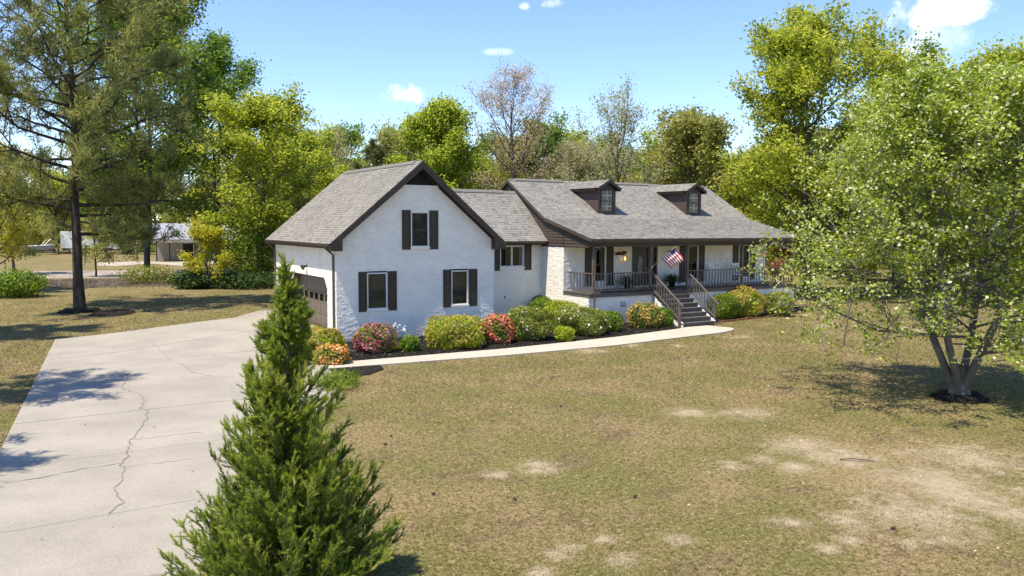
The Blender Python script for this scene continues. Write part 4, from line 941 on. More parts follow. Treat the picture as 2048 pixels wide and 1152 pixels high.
# ------------------------------------------------------------------ trees
def limb_pts(p, d, L, n, rg, rise=.12, wob=.12):
    pts = [p]; d = d/np.linalg.norm(d)
    for i in range(n):
        d = d+rg.normal(size=3)*wob+np.array([0, 0, rise]); d /= np.linalg.norm(d); p = p+d*L/n; pts.append(p)
    return pts, d
def grow(rg, base, H, r0, cb, R, nl=16, stems=1, elev=(.25, 1.1), lean=.0, sub=6, twig=4, fork=.0, shape=.8, tops=1.0, spread=1.0, prof=None, bias=None):
    """skeleton: stems -> limbs -> branches -> twigs; returns tubes and twig nodes"""
    T, nodes, nd = [], [], []
    base = np.array(base, float)
    for s_ in range(stems):
        a0 = 2*math.pi*s_/stems+rg.uniform(-.3, .3); ln = lean*(1 if stems > 1 else 1)
        Hs = H*(1 if stems == 1 else rg.uniform(.82, 1.0)); nseg = 10; pts = [base.copy()]; p = base.copy()
        for i in range(nseg):
            h = i/nseg; lm_ = ln*((1 if h < .6 else .35) if stems < 4 or H < 6 else (1.9 if h < .25 else .6 if h < .6 else .3)); d = np.array([math.cos(a0)*lm_, math.sin(a0)*lm_, 1.0])+rg.normal(size=3)*[.05, .05, 0]
            p = p+d/d[2]*Hs*.96/nseg; pts.append(p)
        k = math.sqrt(stems)
        rad = [r0/k*(1-.93*(i/nseg))**.85*(1.25 if i == 0 else 1)+.012 for i in range(nseg+1)]
        T.append((pts, rad, 8)); P = np.array(pts)
        n_ = max(3, int(nl/stems))
        for i in range(n_):
            f = (i+.5)/n_; h = cb+(Hs-cb)*(f**.9)*.97; fi = h/(Hs*.96)*nseg; i0 = min(nseg-1, int(fi)); p = P[i0]+(P[i0+1]-P[i0])*min(1, fi-i0)
            t = (h-cb)/max(.1, Hs-cb); env = max(.12, math.sin(math.pi*(.16+.80*t)))**shape*R*rg.uniform(.7, 1.12)*(1 if stems == 1 else .72)
            if prof: env = prof(t)*R*rg.uniform(.65, 1.1)
            az_ = i*2.4+rg.uniform(-.4, .4)+a0
            if bias: env *= 1+bias[1]*math.cos(az_-bias[0])*(1-t)
            el_ = elev[0]+(elev[1]-elev[0])*t+rg.uniform(-.12, .12)
            d = np.array([math.cos(az_)*math.cos(el_), math.sin(az_)*math.cos(el_), math.sin(el_)])
            lp, ld = limb_pts(p, d, env, 5, rg, .06)
            rl = max(.012, min(rad[i0]*.5, env*(.022 if not bias else .012))); T.append((lp, [rl*(1-.17*j) for j in range(6)], 5)); LP = np.array(lp)
            for b in range(sub):
                g = rg.uniform(.25, 1.0); j = min(4, int(g*5)); q = LP[j]+(LP[j+1]-LP[j])*(g*5-j)
                dd = nrm((ld+rg.normal(size=3)*.75*spread)[None])[0]; bl = env*rg.uniform(.22, .42)*(1.15-.5*g)
                bp, bd = limb_pts(q, dd, bl, 3, rg, .05, .2); T.append((bp, [rl*.4, rl*.3, rl*.2, rl*.1+.003], 4))
                nodes += bp[1:]; nd += [bd]*3
                for w_ in range(twig):
                    q2 = bp[1+w_ % 3]; d2 = nrm((bd+rg.normal(size=3)*.9*spread)[None])[0]; tl = bl*rg.uniform(.3, .6); e = q2+d2*tl
                    T.append(([q2, e], [rl*.16+.003, .003], 3)); nodes += [e, (q2+e)/2]; nd += [d2, d2]
            nodes.append(lp[-1]); nd.append(ld)
    return T, np.array(nodes), np.array(nd)
def wood(T, parent, m_, name='trunk', minr=0):
    a, b_ = MB(), MB()
    for pts, rad, n in T:
        (a if n >= 8 else b_).tube(pts, rad, n, cap=False)
    tr = a.build(name, m_, parent, smooth=True)
    if b_.v: b_.build('branches', m_, parent, smooth=True)
    return tr
def broadleaf(label, base, H, cb, R, pal, n=16000, leaf=.22, r0=.25, seed=1, sig=.32, name='tree', group=None, bark=None, nl=18, stems=1, lean=0., sub=6, twig=4, elev=(.25, 1.1), shape=.8, up=1.0, dens=None, frac=1.0):
    rg = np.random.default_rng(seed); t = thing(name, label, 'tree', base, group)
    T, nodes, nd = grow(rg, base, H, r0, cb, R, nl, stems, elev, lean, sub, twig, shape=shape)
    wood(T, t, bark or BARK)
    if frac < 1: nodes = nodes[rg.uniform(0, 1, len(nodes)) < frac]
    if dens is not None: nodes = nodes[dens(nodes, rg)]
    ct = rg.normal(size=len(nodes))*.16
    i = rg.integers(0, len(nodes), n); C = nodes[i]+rg.normal(size=(n, 3))*sig*[1, 1, .75]
    C[:, 2] = np.maximum(C[:, 2], .25)
    leaves('crown', C, leaf, pal, t, rg, up=up, tint=np.clip(.5+.2*rg.normal(size=n)+ct[i], 0, 1))
    return t
LF = {
 'spring': leafmat('leaf_spring', [(.08, .12, .014), (.19, .24, .022), (.32, .35, .04), (.42, .40, .07)], .45),
 'mid': leafmat('leaf_mid', [(.055, .10, .015), (.12, .185, .022), (.22, .28, .04)], .45),
 'olive': leafmat('leaf_olive', [(.09, .11, .025), (.18, .19, .04), (.27, .27, .07), (.31, .28, .09)], .42),
 'yellow': leafmat('leaf_yellow', [(.16, .18, .016), (.32, .32, .028), (.46, .41, .045)], .45),
 'rust': leafmat('leaf_rust', [(.22, .175, .085), (.34, .275, .145), (.43, .35, .20)], .4),
 'maple': leafmat('leaf_maple', [(.09, .125, .016), (.19, .24, .024), (.31, .355, .045), (.56, .58, .30)], .45, rough=.42, spec=.4),
 'pale': leafmat('leaf_pale', [(.17, .18, .07), (.27, .27, .12), (.38, .35, .18)], .4),
 'pine': leafmat('pine_needles', [(.075, .095, .024), (.15, .18, .042), (.25, .265, .075)], .35),
 'pined': leafmat('pine_needles_dark', [(.05, .06, .02), (.10, .11, .03), (.17, .16, .05)], .35),
 'cedar': leafmat('cedar_foliage', [(.04, .07, .010), (.11, .165, .018), (.20, .26, .03), (.31, .34, .06)], .35)}
def pine(label, base, H, cb, R, seed, r0=.31, nl=44, tufts=2600, nlen=.34, pal='pine', name='pine_tree', group=None, lean=0):
    rg = np.random.default_rng(seed); t = thing(name, label, 'tree', base, group)
    T, nodes, nd = grow(rg, base, H, r0, cb, R, nl, 1, (-.05, .75), 0, 7, 2, shape=.55)
    if lean:
        sh = lambda p: np.array([p[0]+lean*RT[0]*p[2], p[1]+lean*RT[1]*p[2], p[2]])
        T = [([sh(p) for p in pts], r_, n_) for pts, r_, n_ in T]; nodes = np.array([sh(p) for p in nodes])
    wood(T, t, PBARK)
    far = rg.permutation(len(nodes))[:tufts]; C, A_ = nodes[far], nd[far]; k = 22
    B = np.repeat(C, k, 0)+rg.normal(size=(len(C)*k, 3))*.13; D = np.repeat(A_, k, 0)*.5+rg.normal(size=(len(C)*k, 3))*.75+[0, 0, .35]
    ct = np.repeat(rg.normal(size=len(C))*.18, k)
    blades('crown', B, D, nlen*rg.uniform(.7, 1.2, len(B)), .055, LF[pal], t, rg, tint=np.clip(.5+.2*rg.normal(size=len(B))+ct, 0, 1)); return t
def mulch_ring(c, rx, ry, label_ignored=None):
    mb = MB(); n = 26; P = [(c[0]+rx*math.cos(2*math.pi*i/n)*rnd.uniform(.9, 1.1), c[1]+ry*math.sin(2*math.pi*i/n)*rnd.uniform(.9, 1.1)) for i in range(n)]
    z0 = gz(c[0], c[1]); mb.v = [(x, y, z0-.03) for x, y in P]+[(c[0]+(x-c[0])*.72, c[1]+(y-c[1])*.72, z0+.13+rnd.uniform(-.03, .05)) for x, y in P]+[(c[0], c[1], z0+.16)]
    mb.f = [[i, (i+1) % n, n+(i+1) % n, n+i] for i in range(n)]+[[n+i, n+(i+1) % n, 2*n] for i in range(n)]; mb.t = [.5]*len(mb.f)
    o = mb.build('mulch_mound', MULCH, kind='structure'); rg = np.random.default_rng(int(abs(c[0]*100))); a = rg.uniform(0, 6.28, 500); r = np.sqrt(rg.uniform(0, 1, 500))*.95
    B = np.stack([c[0]+rx*r*np.cos(a), c[1]+ry*r*np.sin(a), z0+.15*(1-r**2.2)+.01], 1); blades('mulch_chips', B, rg.normal(size=(500, 3))*[1, 1, .4], rg.uniform(.06, .16, 500), .04, MULCH, None, rg, kind='stuff'); return o
# foreground red cedar
rg = np.random.default_rng(77); cb_ = (-8.04, -21.25, 0.0); ced = thing('cedar_tree', 'dense dark green pointed cedar in the foreground beside the driveway', 'tree', cb_)
T = []; pts = [np.array(cb_)+np.array([.06*math.sin(i*.9), .05*math.cos(i*1.3), i*.44]) for i in range(10)]; pts = [p-pts[0]+np.array(cb_) for p in pts]
T.append((pts, [.075*(1-i/10)+.006 for i in range(10)], 8)); B, D, L, TT = [], [], [], []
H = 4.0
for i in range(720):
    zt_ = 4.25*(1-math.sqrt(rg.uniform(0.0, 1)))+.12; fz = min(.985, zt_/4.3); rr = 1.62*(1-fz)**1.02*math.sqrt(rg.uniform(.12, 1.0))*rg.uniform(.82, 1.14)+.02
    a = rg.uniform(0, 6.28); rr *= 1+.15*math.sin(3*a+fz*5)+.10*math.sin(5*a-fz*11+1); tl_ = rg.uniform(.75, 1.35); h = min(max(.04, zt_-rr*tl_), 3.9); fi = h/.44; i0 = min(8, int(fi)); p = pts[i0]+(pts[i0+1]-pts[i0])*(fi-i0)
    tip = np.array([pts[0][0]+rr*math.cos(a), pts[0][1]+rr*math.sin(a), max(zt_, .08)]) if zt_ < 3.6 else np.array([p[0]+rr*math.cos(a), p[1]+rr*math.sin(a), zt_])
    if math.sin(a*2+fz*9+.6)+math.sin(a*3-fz*13) < -.95 and rg.uniform() < .8: continue
    lp = [p+(tip-p)*(j/9)+np.array([0, 0, -.10*rr*math.sin(math.pi*j/9)])+rg.normal(size=3)*.012 for j in range(10)]
    T.append((lp, [.013*(1-j/10)+.003 for j in range(10)], 4)); tn = rg.normal()*.24
    for j in range(3, 10):
        q = lp[j]; dj = nrm((lp[j]-lp[j-1])[None])[0]
        for s_ in range(3 if j < 9 else 5):
            dd = nrm((dj*.9+rg.normal(size=3)*.45+np.array([0, 0, .5]))[None])[0]; ln = rg.uniform(.12, .34)*(1.1-.05*j)*(1 if fz < .7 else .75); q0 = lp[j-1]+(q-lp[j-1])*rg.uniform()
            for k in range(8):
                e = q0+dd*ln*(k+.3)/8; m_ = 5
                B.append(np.repeat(e[None], m_, 0)+rg.normal(size=(m_, 3))*.006); D.append(dd[None]*1.0+rg.normal(size=(m_, 3))*.40*(1-.05*k)); TT.append(np.full(m_, .30+tn+.055*k)+rg.normal(size=m_)*.14)
wood(T, ced, TWIG); B = np.concatenate(B); D = np.concatenate(D); TT = np.clip(np.concatenate(TT), 0, 1)
blades('foliage', B, D, rg.uniform(.03, .07, len(B)), .0105, LF['cedar'], ced, rg, tint=TT)
# maple on the front lawn
mb_ = G(1918, 797); mbase = (float(mb_[0]), float(mb_[1]), 0.0)
mulch_ring(mbase, .85, .75)
rgm = np.random.default_rng(5)
t = thing('maple_tree', 'multi stemmed maple with fresh green leaves in a mulch ring on the front lawn', 'tree', mbase)
T, nodes, nd = grow(rgm, mbase, 9.0, .22, 1.2, 7.0, 125, 4, (-.06, 1.15), .22, 7, 4, bias=(math.atan2(-RT[1], -RT[0]), .38), spread=1.1, prof=lambda t: max(.10, 1-.88*t)**.95*(.85+.15*min(1, t*5)))
lf_ = np.array([-RT[0], -RT[1], 0.0]); lf_ /= np.linalg.norm(lf_)
def inside(p):
    v = np.asarray(p, float)-np.array(mbase); z = v[2]; zz = max(0.0, min(.999, (z-3.2)/6.9)) if z > 3.2 else 0.0
    lim = 5.15*math.sqrt(1-zz**1.6)*(1 if z > 1.6 else .86); a_ = math.atan2(v[1], v[0]); lim *= 1+.13*max(0.0, (v[0]*lf_[0]+v[1]*lf_[1])/max(.1, math.hypot(v[0], v[1])))+.07*math.sin(3*a_+1)+.05*math.sin(7*a_+z)
    return math.hypot(v[0], v[1]) < lim and z < 10.1
T = [q for q in T if q[2] >= 8 or (inside(q[0][-1]) and q[0][-1][2] > 1.45 and q[0][-1][2]-q[0][0][2] > -.45)]; nodes = np.array([p for p in nodes if inside(p) and p[2] > 1.5])
# short common bole
T.append(([np.array(mbase)+np.array([0, 0, -.05]), np.array(mbase)+np.array([0, 0, .5]), np.array(mbase)+np.array([0, 0, .95])], [.34, .24, .20], 10))
nodes = nodes[nodes[:, 2] > 1.55-.25*np.minimum(1, np.hypot(nodes[:, 0]-mbase[0], nodes[:, 1]-mbase[1])/5)]
wood(T, t, BARKL); keepn = rgm.uniform(0, 1, len(nodes)) < .66; nodes = nodes[keepn]; n = 94000; ct = rgm.normal(size=len(nodes))*.15; i = rgm.integers(0, len(nodes), n); C = nodes[i]+rgm.normal(size=(n, 3))*.125*[1, 1, .8]
leaves('crown', C, .09, LF['maple'], t, rgm, aspect=.85, up=1.0, tint=np.where(rgm.uniform(0, 1, n) < .11, 1.0, np.clip(.42+.18*rgm.normal(size=n)+ct[i], 0, .85)))
# pine and ring left of the driveway
pb = G(160, 624, .0); pine('tall pine with spreading limbs in a mulch ring left of the driveway', (float(pb[0]), float(pb[1]), 0.0), 21, 4.0, 7.0, 31, .265, 66, 5600, .42, lean=-.035)
mulch_ring((float(pb[0]), float(pb[1])), 1.15, 1.3); q = G(232, 631); mulch_ring((float(q[0]), float(q[1])), 1.15, 1.5)
# trees left of frame whose shade falls on the driveway
pine('pine beyond the left edge shading the driveway', (-14.3, -5.2, 0), 11, 5.0, 2.9, 32, .16, 22, 420, .34)
pine('pine beyond the left edge shading the grass strip', (-15.9, -13.2, 0), 10, 4.0, 2.6, 33, .16, 22, 380, .34)
pine('pine at the left edge shading the far lawn', (-16.5, 9.0, 0), 16, 4.0, 4.0, 34, .25, 36, 1600, .36)
# left group
broadleaf('tall leafy gum tree behind the pine with twin grey trunks', GP(291, 72), 24.5, 6, 12.5, LF['mid'], 62000, .30, .33, 41, .55, 'gum_tree', nl=34, stems=2, lean=.05, sub=7, twig=4, shape=.5)
broadleaf('tall open crowned tree between the pine and the bright leaning tree', GP(432, 82), 23.0, 9, 7.5, LF['mid'], 26000, .28, .28, 48, .5, 'gum_tree', nl=26, stems=2, lean=.05, shape=.5)
broadleaf('bright green leaning tree left of the garage roof', GP(520, 66), 13.2, 3.0, 6.2, LF['spring'], 30000, .25, .32, 42, .42, 'gum_tree', nl=24, lean=.06)
broadleaf('young yellow green tree with pale stems in front of the hedge', tuple(G(415, 577)), 4.5, .8, 2.9, LF['yellow'], 10000, .16, .10, 43, .22, 'young_tree', nl=15, stems=4, lean=.28, bark=BARKL, sub=5, twig=3)
broadleaf('thin pale tree standing above the wood left of the roof', GP(650, 92), 16.5, 8, 4.2, LF['pale'], 3600, .22, .16, 44, .45, 'slender_tree', nl=14, stems=2, lean=.08)
broadleaf('yellow leaved tree at the left edge of the picture', GP(-10, 56), 9.5, 1.5, 3.8, LF['yellow'], 8500, .2, .18, 45, .35, 'tree', nl=20)
broadleaf('small olive sapling in front of the truck beside the pine trunk', tuple(G(192, 553)), 4.6, 1.0, 2.4, LF['olive'], 5200, .17, .08, 46, .26, 'sapling', nl=14, sub=5, twig=3)
broadleaf('leafy young tree at the far left edge of the gravel road', tuple(G(28, 549)), 7.5, 1.2, 3.6, LF['olive'], 8000, .19, .12, 47, .32, 'sapling', nl=18, sub=5, twig=3)
# behind the house
broadleaf('tall yellow green tree rising behind the garage wing roof', GP(878, 66), 13.4, 2, 4.2, LF['spring'], 28000, .25, .25, 51, .38, 'poplar_tree', nl=26, shape=.5, elev=(.4, 1.2))
broadleaf('sparse tree with rusty new leaves behind the connector roof', GP(1030, 66), 14.6, 5.5, 6.4, LF['rust'], 13000, .13, .26, 52, .30, 'budding_tree', nl=26, sub=8, twig=5, elev=(.35, 1.2), shape=.5)
broadleaf('half bare tree with dark trunk behind the first dormer', GP(1240, 58), 11.8, 4.0, 5.4, LF['pale'], 6500, .15, .2, 53, .3, 'half_bare_tree', nl=22, sub=8, twig=5, elev=(.35, 1.2), shape=.5)
broadleaf('olive green tree behind the second dormer', GP(1390, 66), 12.0, 2, 6.2, LF['olive'], 28000, .26, .25, 54, .4, 'tree', nl=22)
broadleaf('large bright green tree rising behind the right end of the house', GP(1620, 55), 15.4, 2, 7.6, LF['spring'], 70000, .235, .4, 55, .40, 'poplar_tree', nl=34, sub=7, shape=.45)
broadleaf('leafy green tree standing behind the maple crown', GP(1800, 58), 14.5, 2.0, 6.0, LF['mid'], 34000, .25, .35, 56, .42, 'tree', nl=26, shape=.5)
broadleaf('green tree at the right edge behind the maple', GP(1985, 52), 13.8, 2.0, 6.0, LF['spring'], 34000, .25, .35, 57, .42, 'tree', nl=26, shape=.5, bark=BARKL)
# the wood closing the view: a few kinds, each tree an individual
kinds = []
for k, (pl, H_, cb2, R_, n_, lf, sh) in enumerate((('olive', 13, .8, 5.8, 13000, .30, .4), ('spring', 12, .8, 5.8, 13000, .30, .4), ('mid', 14, .8, 5.6, 13000, .30, .4), ('yellow', 9, .5, 5.0, 11000, .28, .4), ('pale', 12, 1.5, 5.2, 7500, .25, .4))):
    kinds.append(broadleaf('leafy tree of the wood closing the view behind the house', (0, 0, 0), H_, cb2, R_, LF[pl], n_, lf, .22, 61+k, .46, 'woodland_tree', nl=20, shape=sh, group='trees of the wood behind'))
kinds.append(pine('dark pine of the wood closing the view behind the house', (0, 0, 0), 16, 5, 3.6, 70, .24, 34, 1500, .5, 'pined', 'woodland_pine', 'pines of the wood behind'))
rw = random.Random(12); used = [False]*6
KN = ['olive leafy tree', 'fresh green tree', 'deep green tree', 'yellow green tree', 'pale budding tree', 'dark pine']
def put(k, px, dist, s_=1.0, row='in the wood'):
    o_ = kinds[k] if not used[k] else copy_tree(kinds[k]); used[k] = True
    q = GP(px, dist); o_.location = q; o_.rotation_euler.z = rw.uniform(0, 6.28); s_ *= .78 if k == 5 else 1; o_.scale = (s_*rw.uniform(.9, 1.1),)*2+(s_,)
    where = 'beyond the truck and boat' if px < 300 else 'behind the outbuilding' if px < 560 else 'behind the garage wing' if px < 900 else 'behind the connector roof' if px < 1130 else 'behind the first dormer' if px < 1300 else 'behind the second dormer' if px < 1500 else 'behind the maple'
    o_['label'] = KN[k]+' '+row+' '+where; o_['group'] = KN[k]+'s '+row+' '+where
seq = [0, 1, 2, 0, 3, 5, 4, 1, 0, 5, 2, 1, 0, 4, 3, 2]
i = 0
def row(p0, p1, st, d0, d1, s0, s1, kk, nm):
    global i
    for px in range(p0, p1, st):
        put(kk[(i*7) % len(kk)], px+rw.uniform(-st*.3, st*.3), rw.uniform(d0, d1), rw.uniform(s0, s1), nm); i += 1
row(560, 1700, 60, 78, 90, .8, 1.0, seq, 'in the wood')
row(520, 2160, 62, 100, 120, 1.0, 1.2, seq, 'at the back of the wood')
row(700, 1560, 90, 60, 68, .45, .62, [1, 3, 0, 3, 2], 'at the front of the wood')
row(-140, 600, 52, 128, 142, .85, 1.1, seq, 'at the edge of the far field')
row(-160, 700, 58, 155, 180, 1.2, 1.5, seq, 'at the back of the far field')
row(-120, 560, 60, 122, 128, .35, .5, [1, 3, 0, 2], 'low at the edge of the far field')
row(1650, 2300, 66, 66, 78, .8, 1.0, [1, 2, 0, 2], 'in the wood')
row(880, 1560, 48, 90, 97, .78, .95, [0, 1, 2, 1, 4, 0], 'in the middle of the wood')
row(560, 760, 50, 62, 74, .4, .7, [2, 0, 1], 'beside the garage roof')
# hedge and scrub along the gravel road
shrub('big light green holly behind the young yellow tree', 432, 545, 428, 566, 'green', n=9000, leaf=.2, loose=.5, box=2.1, name='holly_bush')
shrub('dark evergreen hedge left part beside the young yellow tree', 342, 420, 540, 578, 'dark', n=4500, leaf=.17, loose=.4, name='hedge_bush'); shrub('dark evergreen hedge right part under the holly', 424, 540, 543, 578, 'dark', n=6000, leaf=.17, loose=.4, name='hedge_bush')
shrub('leafy green bush at the left edge of the far lawn', -40, 62, 541, 596, 'green', n=5200, leaf=.16, loose=.5, name='scrub_bush', box=2.1)
shrub('low bush at the foot of the gum tree', 240, 335, 532, 568, 'olive', n=2600, leaf=.16, loose=.6, name='scrub_bush')
GRAV = mat('gravel', (.30, .26, .235), .95, .25, 1.2, bump=.4, bs=40, fine=.3)
a, b_, c, d = G(-260, 562), G(700, 549), G(700, 536), G(-260, 546)
mb = MB().add([(a[0], a[1], .006), (b_[0], b_[1], .006), (c[0], c[1], .006), (d[0], d[1], .006)], [(0, 1, 2, 3)]); mb.build('gravel_road', GRAV, kind='structure')
LEAFL = mat('leaf_litter', (.10, .075, .055), .95, .5, 1.6, bump=.8, bs=12)
a, b_, c, d = G(-260, 577), G(640, 570), G(700, 551), G(-260, 564)
MB().add([(a[0], a[1], .008), (b_[0], b_[1], .008), (c[0], c[1], .008), (d[0], d[1], .008)], [(0, 1, 2, 3)]).build('leaf_litter', LEAFL, kind='structure')
PP = [(px, 527+4.2*math.sin(px*.021)**2+rnd.uniform(0, 1.2)) for px in range(196, 480, 12)]+[(px, 523.5-1.2*math.sin(px*.05)) for px in range(474, 190, -14)]
PP = [G(*q) for q in PP]; MB().add([(q[0], q[1], .006) for q in PP], [tuple(range(len(PP)))]).build('pale_path', mat('pale_gravel', (.40, .345, .29), .95, .3, .8, bump=.4), kind='structure')
rg = np.random.default_rng(90); B = []
for i in range(2600):
    q = G(rg.uniform(-60, 560), rg.uniform(560, 577)); B.append((q[0], q[1], .01))
blades('scrub_twigs', np.array(B), rg.normal(size=(2600, 3))*[.8, .8, .3]+[0, 0, .6], rg.uniform(.15, .8, 2600), .03, TWIG, None, rg, kind='stuff')
# ------------------------------------------------------------------ outbuilding, truck, boat beyond the gravel road
MET = mat('shed_roof_metal', (.30, .30, .34), .5, .1, .5, spec=.5); TANW = mat('shed_wall', (.42, .36, .30), .7, .12, 1.0); PALE = mat('shed_pale_wall', (.62, .57, .5), .7, .1, 1.0)
s0 = G(312, 523); s1 = G(470, 521); Xd = s1-s0; Xd[2] = 0; Ls = float(np.linalg.norm(Xd)); Xd /= Ls; Yd = np.array([-Xd[1], Xd[0], 0])
shed = thing('outbuilding', 'tan outbuilding with grey metal roof across the gravel road', 'shed', tuple(s0))
def sp(a, b_, z): return s0+Xd*a+Yd*b_+np.array([0, 0, z])
MB().prism([sp(0, 2.2, 0), sp(Ls, 2.2, 0), sp(Ls, 9, 0), sp(0, 9, 0)], (0, 0, 2.9)).build('wall', TANW, shed)
MB().prism([sp(-.02, 2.2, 2.9), sp(-.02, 9, 2.9), sp(-.02, 5.6, 4.5)], tuple(Xd*(Ls+.04))).build('gable_wall', PALE, shed)
MB().prism([sp(-.4, -.3, 2.75), sp(-.4, 5.6, 4.75), sp(-.4, 5.6, 4.62), sp(-.4, -.3, 2.62)], tuple(Xd*(Ls+.8))).build('roof', MET, shed); MB().prism([sp(-.4, 5.6, 4.75), sp(-.4, 9.5, 2.9), sp(-.4, 9.5, 2.77), sp(-.4, 5.6, 4.62)], tuple(Xd*(Ls+.8))).build('roof', MET, shed)
MB().prism([sp(-.3, -.1, 2.35), sp(Ls+.3, -.1, 2.35), sp(Ls+.3, -.02, 2.35), sp(-.3, -.02, 2.35)], (0, 0, .27)).build('beam', WTRIM, shed)
for a in (.1, 1.6, 3.2, 5.6, 8.0, Ls-.1): MB().prism([sp(a-.07, -.1, 0), sp(a+.07, -.1, 0), sp(a+.07, .04, 0), sp(a-.07, .04, 0)], (0, 0, 2.35)).build('porch_post', TRIM, shed)
dr = MB().prism([sp(3.3, 2.12, 0), sp(4.4, 2.12, 0), sp(4.4, 2.19, 0), sp(3.3, 2.19, 0)], (0, 0, 2.1)).build('doorway', ROOM, shed)
MB().prism([sp(4.45, 1.2, 0), sp(4.5, 2.1, 0), sp(4.56, 2.1, 0), sp(4.51, 1.2, 0)], (0, 0, 2.1)).build('open_door', WTRIM, shed)
MB().prism([sp(6, 2.12, 1.0), sp(7.1, 2.12, 1.0), sp(7.1, 2.19, 1.0), sp(6, 2.19, 1.0)], (0, 0, .9)).build('window', GLASS, shed)
# box truck
TW = mat('truck_white', (.72, .73, .75), .4, .06); RUB = mat('tyre_rubber', (.02, .02, .02), .8); RIM = mat('rim_steel', (.45, .45, .46), .4, metal=.6)
t0 = G(122, 508.5); t1 = G(262, 508); Xt = t1-t0; Xt[2] = 0; Lt = float(np.linalg.norm(Xt)); Xt /= Lt; Yt = np.array([-Xt[1], Xt[0], 0])
tk = thing('box_truck', 'white box truck parked behind the pine beyond the gravel road', 'truck', tuple(t0))
def tp_(a, b_, z): return t0+Xt*a+Yt*b_+np.array([0, 0, z])
def tbox(a0, a1, b0, b1, z0, z1, nm, m_, par=None): return MB().prism([tp_(a0, b0, z0), tp_(a1, b0, z0), tp_(a1, b1, z0), tp_(a0, b1, z0)], (0, 0, z1-z0)).build(nm, m_, par or tk, bevel=.03)
cg = tbox(0, Lt*.72, 0, 2.4, .9, 3.45, 'cargo_box', TW)
for i in range(5): tbox(-.06, -.01, .2+i*.45, .3+i*.45, 1.0, 3.35, 'door_bar', RIM, cg)
tbox(.1, Lt*.9, .5, 1.9, .55, .88, 'chassis', BLACK)
cbp = [(Lt*.735, .75), (Lt*1.0, .75), (Lt*1.0, 1.55), (Lt*.90, 1.7), (Lt*.865, 2.55), (Lt*.735, 2.6)]
cabn = MB().prism([tp_(a, .1, z) for a, z in cbp], tuple(Yt*2.1)).build('cab', TW, tk, bevel=.04)
MB().prism([tp_(Lt*.765, .08, 1.75), tp_(Lt*.86, .08, 1.75), tp_(Lt*.842, .08, 2.4), tp_(Lt*.765, .08, 2.4)], tuple(Yt*.03)).build('side_window', BLACK, cabn)
tbox(Lt*.90, Lt*.93, .3, 2.0, 1.8, 2.4, 'windshield', BLACK, cabn); tbox(Lt*.8, Lt*.82, -.15, .09, 1.8, 2.15, 'mirror', BLACK, cabn)
for a in (1.6, 2.7, Lt*.92):
    for b_ in (.05, 1.95):
        wh = MB().tube([tp_(a, b_, .5), tp_(a, b_+.3, .5)], .5, 16).build('wheel', RUB, tk); MB().tube([tp_(a, b_-.02, .5), tp_(a, b_+.05, .5)], .27, 12).build('rim', RIM, wh)
# boat on a trailer
b0 = G(46, 511); b1 = G(116, 509.5); Xb = b1-b0; Xb[2] = 0; Lb = float(np.linalg.norm(Xb)); Xb /= Lb; Yb = np.array([-Xb[1], Xb[0], 0])
bt = thing('motor_boat', 'grey and white motor boat standing on a trailer on the far grass', 'boat', tuple(b0))
def bp_(a, b_, z): return b0+Xb*a+Yb*b_+np.array([0, 0, z])
def hullsec(u):
    hw = .95*(1-max(0, u-.45)**2*2.9)**.5 if u < .99 else .05; kz = .5+.45*max(0, u-.6)**1.5*2; dz = 1.25+.18*u
    return [(u*Lb, 0-hw, dz), (u*Lb, -hw*.85, kz+.25), (u*Lb, 0, kz), (u*Lb, hw*.85, kz+.25), (u*Lb, hw, dz)]
us = [0, .15, .3, .45, .6, .75, .87, .95, 1.0]; hb_ = MB()
for u in us: hb_.v += [tuple(bp_(a, b_+1.0, z)) for a, b_, z in hullsec(min(u, 1.0))]
for i in range(len(us)-1):
    for k in range(4): hb_.f.append([i*5+k, (i+1)*5+k, (i+1)*5+k+1, i*5+k+1]); hb_.t.append(.5)
hb_.f.append([0, 1, 2, 3, 4]); hb_.t.append(.5); hu = hb_.build('hull', mat('boat_grey', (.34, .34, .36), .35, .1), bt)
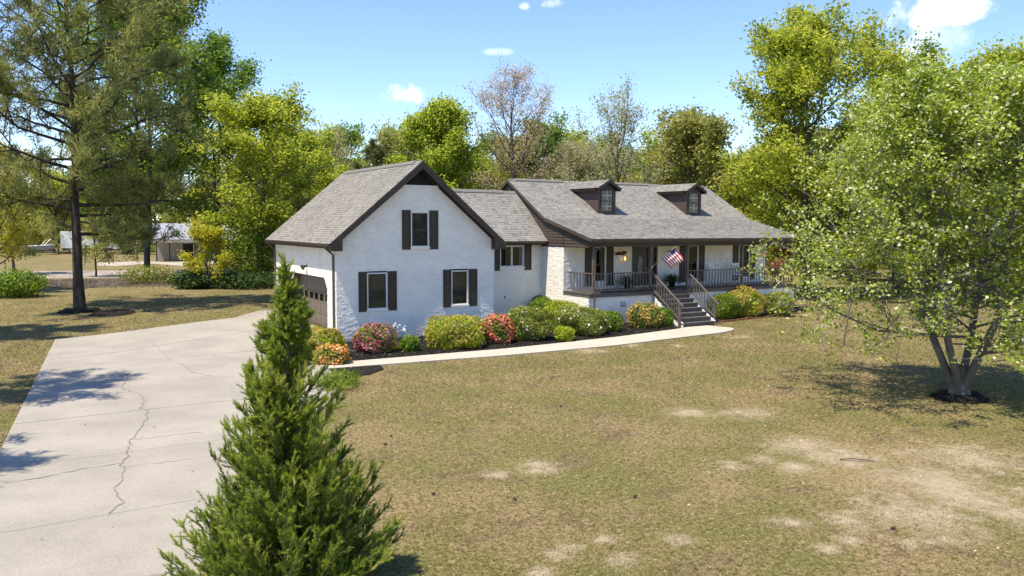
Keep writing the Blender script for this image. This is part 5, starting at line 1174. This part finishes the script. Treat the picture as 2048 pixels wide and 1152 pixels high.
dk = MB(); dk.v = [tuple(bp_(u*Lb, s_*hullsec(min(u, 1.0))[4][1]*1.03+1.0, hullsec(min(u, 1.0))[0][2]+z)) for u in us for s_, z in ((-1, .0), (1, .0), (-1, .07), (1, .07))]
for i in range(len(us)-1):
    a = i*4; bq = a+4; dk.f += [[a+2, bq+2, bq+3, a+3], [a, bq, bq+2, a+2], [a+1, a+3, bq+3, bq+1]]; dk.t += [.5]*3
dk.build('deck', TW, bt)
MB().prism([bp_(Lb*.52, .3, 1.42), bp_(Lb*.52, 1.7, 1.42), bp_(Lb*.44, 1.6, 1.85), bp_(Lb*.44, .4, 1.85)], tuple(Xb*.04)).build('windscreen', GLASS, bt)
for s_ in (.25, 1.75): MB().tube([bp_(Lb*.62, s_, 1.4), bp_(Lb*.82, s_, 2.35)], .03, 5).build('canopy_bow', RIM, bt); MB().tube([bp_(Lb*.85, s_, 1.4), bp_(Lb*.82, s_, 2.35)], .03, 5).build('canopy_bow', RIM, bt)
MB().tube([bp_(-.15, 1, 1.75), bp_(-.25, 1, 1.2), bp_(-.2, 1, .5)], [.2, .16, .08], 8).build('outboard_motor', BLACK, bt)
MB().bar(bp_(-.2, .5, .42), bp_(Lb*1.12, .9, .42), .1, .1).bar(bp_(-.2, 1.5, .42), bp_(Lb*1.12, 1.1, .42), .1, .1).build('trailer_frame', RIM, bt)
for b_ in (.1, 1.7): MB().tube([bp_(Lb*.3, b_, .33), bp_(Lb*.3, b_+.2, .33)], .33, 12).build('trailer_wheel', RUB, bt)
# brick neighbour house glimpsed through the maple
n0 = np.array(GP(1640, 78)); nb = thing('neighbour_house', 'reddish brick house glimpsed through the maple branches', 'house', tuple(n0))
bx = MB().box(n0[0]-1, n0[0]+9, n0[1], n0[1]+6, 0, 2.6).build('wall', TERRA, nb); MB().prism([(n0[0]-1.4, n0[1]-.4, 2.55), (n0[0]-1.4, n0[1]+3, 4.0), (n0[0]-1.4, n0[1]+6.4, 2.55)], (10.8, 0, 0)).build('roof', mat('neighbour_roof', (.12, .05, .045), .9), nb)
MB().box(n0[0]+2, n0[0]+3, n0[1]-.03, n0[1]-.002, 1.0, 2.2).build('window', BLACK, nb)
